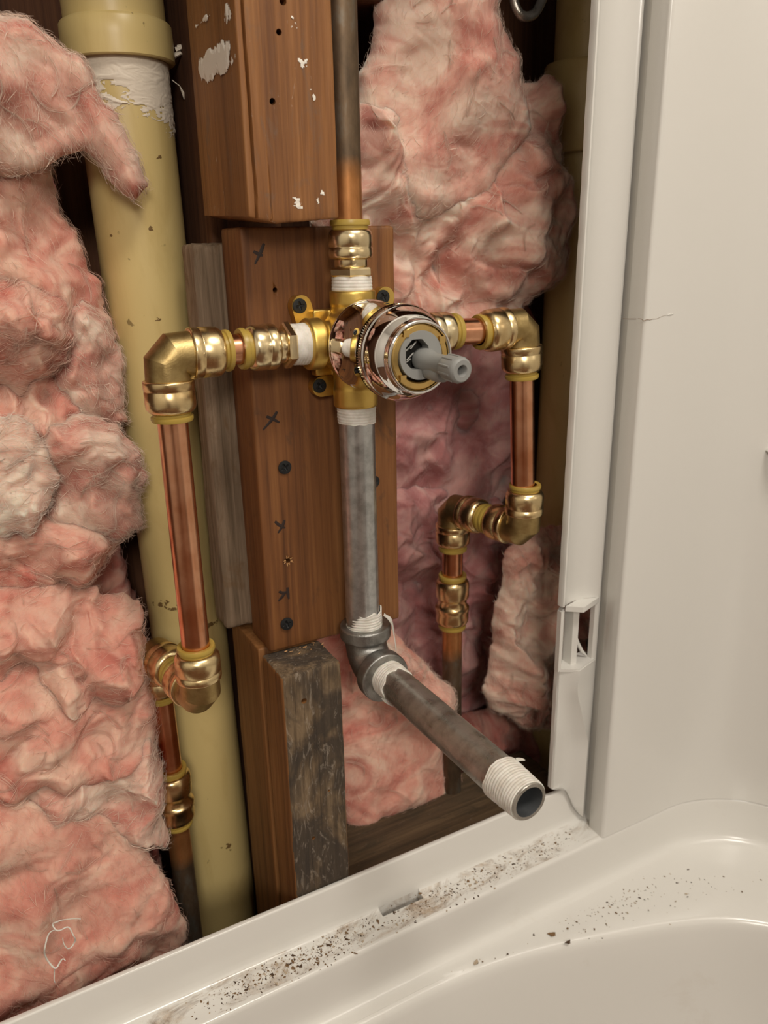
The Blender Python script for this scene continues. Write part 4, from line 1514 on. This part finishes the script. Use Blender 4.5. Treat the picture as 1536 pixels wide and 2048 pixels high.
        pts = np.stack(pts, axis=1)
        side = np.cross(fl, nrm)
        side /= np.linalg.norm(side, axis=1)[:, None] + 1e-9
        taper = np.array([0.3, 1, 1, 0.3])
        rr = (rad[:, None] * taper[None])[..., None]
        ring = [pts + rr * side[:, None], pts + rr * (-0.5 * side + 0.87 * nrm)[:, None], pts + rr * (-0.5 * side - 0.87 * nrm)[:, None]]
        Vf = np.stack(ring, axis=2).reshape(-1, 3)
        base_i = (np.arange(nF) * 12)[:, None, None]
        k = np.arange(3)[None, :, None] * 3
        j = np.arange(3)[None, None, :]
        a = base_i + k + j
        b = base_i + k + (j + 1) % 3
        Ff = np.stack([a, b, b + 3, a + 3], axis=-1).reshape(-1, 4)
        fo = part('stray_fibres', (Vf, Ff), fmat, root, sharp=0)
        fo['kind'] = 'stuff'
    return root


PK, PA, WH, DP, MV = M['in_pink'], M['in_pale'], M['in_white'], M['in_deep'], M['in_mauve_shaded']
# back layers first
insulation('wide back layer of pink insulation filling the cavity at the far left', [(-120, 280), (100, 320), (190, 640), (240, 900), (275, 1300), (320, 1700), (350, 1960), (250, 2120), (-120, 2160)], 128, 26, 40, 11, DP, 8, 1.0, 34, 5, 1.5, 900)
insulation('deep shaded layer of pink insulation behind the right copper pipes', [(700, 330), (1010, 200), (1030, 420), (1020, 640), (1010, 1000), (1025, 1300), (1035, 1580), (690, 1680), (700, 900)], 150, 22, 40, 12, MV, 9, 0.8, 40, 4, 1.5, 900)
# left side, top to bottom
insulation('pale pink flap of insulation folded over the cream pipe at the top left', [(-140, 10), (0, 14), (60, 24), (118, 58), (178, 105), (214, 178), (250, 236), (290, 310), (302, 366), (280, 400), (240, 372), (205, 318), (176, 300), (120, 322), (60, 345), (-140, 350)], 58, 26, 36, 21, PA, 9, 0.5, 52, 3, 0.95, 1000, flow=-0.8)
insulation('loose hanging insulation strands left of the cream pipe, below the folded flap', [(-140, 290), (90, 306), (115, 390), (140, 450), (172, 510), (208, 570), (232, 680), (150, 720), (-140, 720)], 86, 18, 34, 22, PK, 9, 0.6, 38, 5, 1.0, 900, flow=-1.2)
insulation('glistening lump of pink insulation at the left edge above the white puff', [(-120, 540), (30, 548), (84, 580), (132, 612), (150, 668), (140, 728), (110, 762), (60, 790), (10, 778), (-120, 800)], 62, 24, 34, 23, PK, 10, 1.2, 26, 5, 0.9, 900, flow=0.3)
insulation('soft rounded puff of insulation touching the cream pipe beside the elbow', [(110, 640), (170, 606), (222, 636), (242, 720), (262, 800), (262, 850), (180, 876), (110, 850), (90, 740)], 76, 20, 34, 24, PA, 8, 0.6, 34, 5, 0.95, 700, flow=-1.1)
insulation('dusky crumpled insulation between the glistening lump and the white puff', [(-120, 740), (80, 732), (150, 780), (170, 850), (120, 920), (-120, 930)], 72, 16, 26, 25, PK, 10, 0.9, 28, 5, 1.0, 600)
insulation('whitest puff of insulation at the left edge', [(-120, 850), (0, 848), (66, 864), (106, 906), (124, 960), (108, 1010), (92, 1050), (58, 1092), (30, 1076), (0, 1096), (-120, 1100)], 50, 26, 40, 26, WH, 9, 0.7, 34, 6, 0.9, 900, flow=0.1)
insulation('large rounded pink puff bulging against the cream pipe behind the long copper pipe', [(84, 846), (170, 822), (246, 852), (292, 906), (304, 985), (290, 1050), (240, 1090), (150, 1086), (100, 1040), (80, 930)], 62, 26, 40, 27, PA, 9, 0.8, 32, 5, 0.9, 1000, flow=-0.5)
insulation('drooping folds of pink insulation just above the small black gap', [(-120, 1000), (60, 990), (150, 1010), (236, 1060), (262, 1085), (226, 1112), (208, 1150), (180, 1185), (90, 1210), (-120, 1240)], 68, 22, 30, 28, PK, 11, 0.8, 32, 5, 0.95, 900, flow=-0.4)
insulation('crinkled pink insulation sheet below the small black gap', [(-120, 1180), (90, 1172), (170, 1185), (215, 1195), (290, 1215), (306, 1330), (270, 1440), (120, 1480), (-120, 1480)], 56, 24, 38, 29, PK, 10, 1.1, 26, 5, 0.9, 1100, flow=0.2)
insulation('bulky pink roll of insulation left of the lower copper elbows', [(-120, 1340), (80, 1330), (190, 1310), (280, 1285), (300, 1340), (316, 1440), (322, 1540), (240, 1610), (120, 1630), (-120, 1660)], 44, 28, 40, 30, PK, 11, 0.9, 34, 4, 0.9, 1300, flow=0.5)
insulation('pale torn fold of insulation left of the lower brass coupling', [(-120, 1500), (60, 1500), (180, 1490), (300, 1480), (326, 1530), (336, 1620), (340, 1706), (296, 1694), (240, 1710), (170, 1696), (110, 1656), (-120, 1650)], 36, 24, 30, 31, PA, 10, 0.7, 32, 4, 0.9, 1000, flow=0.3)
insulation('combed sheet of pink insulation at the bottom left behind the tub flange', [(-140, 1610), (120, 1620), (240, 1670), (300, 1715), (352, 1800), (384, 1895), (340, 1950), (200, 2010), (40, 2090), (-140, 2150)], 16, 18, 44, 32, PK, 9, 0.6, 46, 3, 0.95, 1500, flow=-1.3)
# right side
insulation('tall smooth pale pink hump of insulation at the top, right of the copper riser', [(775, -90), (768, 60), (744, 130), (730, 220), (728, 380), (850, 440), (990, 400), (1070, 260), (1050, 110), (1012, 20), (1005, -90)], 70, 26, 48, 41, PA, 8, 0.4, 60, 3, 1.0, 1000, flow=1.2)
insulation('wispy torn pink insulation above the right copper elbow', [(712, 190), (800, 170), (960, 180), (1060, 165), (1120, 150), (1135, 260), (1120, 330), (1165, 400), (1150, 480), (1125, 560), (1040, 640), (880, 680), (740, 640), (640, 600), (640, 430)], 76, 20, 40, 42, PA, 12, 0.7, 32, 6, 0.9, 2000, flow=0.6)
insulation('flat mauve-pink insulation with painted-in shade behind the chrome sleeve and the right copper pipe', [(770, 560), (900, 600), (1030, 560), (1080, 640), (1066, 800), (1056, 950), (1000, 1020), (880, 1040), (790, 1020), (670, 1000), (660, 620)], 122, 12, 34, 43, MV, 9, 0.5, 48, 4, 1.1, 1000, flow=1.3)
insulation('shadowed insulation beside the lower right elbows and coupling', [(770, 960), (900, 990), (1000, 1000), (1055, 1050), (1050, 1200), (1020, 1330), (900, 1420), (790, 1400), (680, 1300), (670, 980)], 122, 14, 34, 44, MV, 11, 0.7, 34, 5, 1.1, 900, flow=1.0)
insulation('bright fluffy clump of insulation tucked beside the white panel flange', [(1030, 1120), (1070, 1065), (1150, 1060), (1185, 1200), (1185, 1350), (1150, 1480), (1070, 1462), (1030, 1446), (988, 1432), (982, 1375), (1002, 1300), (1008, 1220)], 42, 20, 28, 45, PA, 10, 0.9, 24, 5, 0.85, 1600, flow=1.4)
insulation('smooth pink insulation sheet standing between the stud stump and the spout pipe', [(600, 1230), (760, 1235), (820, 1290), (900, 1380), (908, 1480), (914, 1560), (880, 1600), (800, 1632), (700, 1690), (670, 1500)], 62, 10, 34, 46, PK, 6, 0.4, 50, 2.5, 1.0, 1000, slope=(0.0, 0.12), flow=0.8)
insulation('curled strip of insulation behind the spout pipe and tarnished copper', [(770, 1280), (830, 1320), (905, 1372), (920, 1400), (905, 1426), (880, 1424), (840, 1400), (780, 1350)], 34, 10, 14, 47, PA, 5, 0.8, 20, 3, 0.85, 400, flow=-0.6)
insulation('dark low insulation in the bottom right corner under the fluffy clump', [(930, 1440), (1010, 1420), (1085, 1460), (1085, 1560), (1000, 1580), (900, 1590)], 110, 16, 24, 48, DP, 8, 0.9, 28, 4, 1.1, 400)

# ------------------------------------------------------------------ small loose things
pts = [(162, 1838), (140, 1840), (120, 1839), (110, 1845), (106, 1852), (112, 1858), (124, 1859), (138, 1857), (146, 1868), (151, 1880), (146, 1893), (136, 1895), (128, 1888), (125, 1878)]
pts2 = [(112, 1859), (98, 1870), (90, 1890), (89, 1905), (95, 1922), (109, 1934), (118, 1928), (126, 1920), (131, 1919)]
pts3 = [(109, 1934), (109, 1950), (108, 1958), (111, 1966)]
th = thing('white_thread', at(109, 1934, -8), 'curly white thread lying on the pink insulation at the bottom left', 'thread')
for q, r in ((pts, 0.42), (pts2, 0.5), (pts3, 0.35)):
    P = [at(px, py, -15) for px, py in q]
    C = catmull(P, 6)
    C[:, 1] += 1.0 * np.sin(np.arange(len(C)) * 0.35)
    part('strand', sweep(C, np.interp(np.linspace(0, 1, len(C)), [0, .2, .8, 1], [0.5 * r, r, r, 0.4 * r]), 8), M['tape'], th)


def crumb(c, s, rng, flat=0.45):
    n = 6
    a = np.sort(rng.uniform(0, 2 * math.pi, n))
    el = rng.uniform(0.4, 1.0)
    ro = rng.uniform(0, math.pi)
    x, y = np.cos(a) * s * rng.uniform(0.7, 1.2, n), np.sin(a) * s * el * rng.uniform(0.7, 1.2, n)
    X = x * math.cos(ro) - y * math.sin(ro)
    Y = x * math.sin(ro) + y * math.cos(ro)
    V = [(c[0] + X[k], c[1] + Y[k], c[2] - 0.05) for k in range(n)] + [(c[0] + X[k] * 0.6, c[1] + Y[k] * 0.6, c[2] + s * flat * rng.uniform(0.5, 1)) for k in range(n)]
    F = [tuple(range(n, 2 * n))] + [(k, (k + 1) % n, (k + 1) % n + n, k + n) for k in range(n)]
    return V, F


def crumbs(name, label, spots, cat='debris'):
    V, F, mi = [], [], []
    rng = np.random.default_rng(len(spots))
    for (c, s, m_) in spots:
        v, f = crumb(c, s, rng)
        n = len(V)
        V += v
        F += [tuple(i + n for i in q) for q in f]
        mi += [m_] * len(f)
    V = np.array(V)
    c = V.mean(0)
    o = link(name, new_mesh(name, V - c, F, mats=[M['dirt1'], M['dirt2'], M['dirt3']], midx=mi, smooth=False), None, c)
    return tag(o, label, cat, kind='stuff')


def ledge_z(y): return float(np.interp(y, [-61, -58.8, -53, -43.5, -39.5], [-395, -393.9, -393.4, -392.9, -392.6]))
sp = []
rg = np.random.default_rng(5)
dens = [(380, 0.5), (450, 1.2), (560, 3.2), (640, 3.6), (690, 2.4), (760, 0.8), (850, 1.0), (900, 1.8), (960, 1.2), (1060, 0.9), (1110, 0.7), (1150, 0.2)]
dx = np.array([atZ(a, 2048 - 0.452 * (a - 300), -393)[0] for a, _ in dens])
dw = np.array([b for _, b in dens])
xs_ = np.linspace(dx[0], dx[-1], 400)
w_ = np.interp(xs_, dx, dw)
w_ /= w_.sum()
for k in range(1350):
    x = rg.choice(xs_, p=w_) + rg.normal() * 2
    y = np.clip(-48 + rg.normal() * 5.5, -60, -38.5)
    s = rg.choice([0.35, 0.65, 1.05, 1.7], p=[0.46, 0.34, 0.16, 0.04])
    sp.append(((x, y, ledge_z(y)), s, int(rg.choice([0, 1, 2], p=[0.35, 0.4, 0.25]))))
crumbs('ledge_dirt', 'scattered brown crumbs and grime along the tub ledge behind the drop', sp)
sp = []
for k in range(230):
    px = rg.choice([rg.normal(1215, 45), rg.normal(1300, 80), rg.uniform(900, 1530)], p=[0.4, 0.35, 0.25])
    py = 1790 + rg.normal() * 25 + (1250 - px) * (0.13 if px > 1250 else 0.42)
    c = atZ(px, py, -432.6)
    if c[1] > -73 or px < 850 or px > 1560: continue
    s = rg.choice([0.4, 0.7, 1.15], p=[0.5, 0.35, 0.15])
    sp.append((c, s, int(rg.choice([0, 1, 2], p=[0.3, 0.45, 0.25]))))
crumbs('deck_dirt', 'sparse brown specks on the tub deck at the lower right', sp)
sp = []
for px, py, Y in ((806, 322, 30), (800, 318, 30), (893, 283, 30), (905, 308, 34), (886, 352, 34), (860, 350, 32), (833, 527, 34), (990, 330, 40), (828, 12, 24), (10, 40, 26), (1262, 594, -61.2), (1232, 1222, -61.2), (1268, 1434, -61.2), (1260, 1330, -61.2), (1375, 1436, -61.2)):
    sp.append((at(px, py, Y), 0.9, 0))
FL = [(1103, 1868, 3.0, 1.2), (1136, 1884, 2.6, 1.6), (952, 1924, 3.2, 2.0), (886, 1743, 2.2, 1.2), (947, 1741, 2.6, 1.4)]
for k, (px, py, s, e) in enumerate(FL):
    lab = ['long brown flake on the tub deck, leftmost of the pair', 'brown flake on the tub deck just right of the long one', 'pale ring-shaped flake low on the tub deck near the bottom edge',
           'dark rounded crumb on the ledge right of the weep notch', 'brown crumb on the ledge under the middle of the spout pipe'][k]
    zl = -432.4 if k < 3 else -393
    c = atZ(px, py, zl)
    rg2 = np.random.default_rng(60 + k)
    n = 11
    a = np.linspace(0, 2 * math.pi, n, endpoint=False)
    rr = s * (1 + 0.3 * rg2.normal(size=n).clip(-1, 1))
    X = np.cos(a) * rr * 0.55
    Yv = np.sin(a) * rr
    tops = [(X[i] * 0.85, Yv[i] * 0.85, 0.35 + 0.25 * math.sin(3 * a[i])) for i in range(n)]
    V = np.array([(X[i], Yv[i], -0.1) for i in range(n)] + tops + [(0, 0, 0.25)])
    F = [(i, (i + 1) % n, (i + 1) % n + n, i + n) for i in range(n)] + [(i + n, (i + 1) % n + n, 2 * n) for i in range(n)]
    o = link('debris_flake', new_mesh('debris_flake', V, F, [M['dirt2'], M['dirt1'], M['dirt3'], M['dirt1'], M['dirt2']][k], smooth=False), None, c)
    o.rotation_euler = (0, 0, e)
    tag(o, lab, 'flake', 'larger debris flakes')
bpy.context.view_layer.update()

# pieces that belong to a part of their thing sit one level deeper
SUB = {'stem_rib': 'stem', 'stem_cam': 'stem', 'nut_lug': 'brass_nut', 'cartridge_spring': 'cartridge_inside', 'mounting_ear': 'valve_body', 'knurled_ring': 'chrome_bonnet',
       'glue_strand': 'dried_glue', 'ink_mark': 'board_body', 'splinter': 'board_body', 'paint_splash': 'stud_body', 'clip_finger': 'clip_web', 'rim': 'elbow_body',
       'wool_wisps': 'wool_body', 'stray_fibres': 'wool_body', 'bore': 'pipe_body'}
def plain(o): return o.name.split('.')[0]
for root in [o for o in bpy.data.objects if o.parent is None]:
    kids = list(root.children)
    first = {}
    for k in kids:
        first.setdefault(plain(k), k)
    for k in kids:
        tgt = SUB.get(plain(k))
        if tgt in first:
            k.parent = first[tgt]
    bars = [k for k in kids if plain(k) == 'barrel']
    cols = [k for k in kids if plain(k) == 'release_collar']
    for q, k in enumerate(cols):
        if bars: k.parent = bars[min(q, len(bars) - 1)]
bpy.context.view_layer.update()
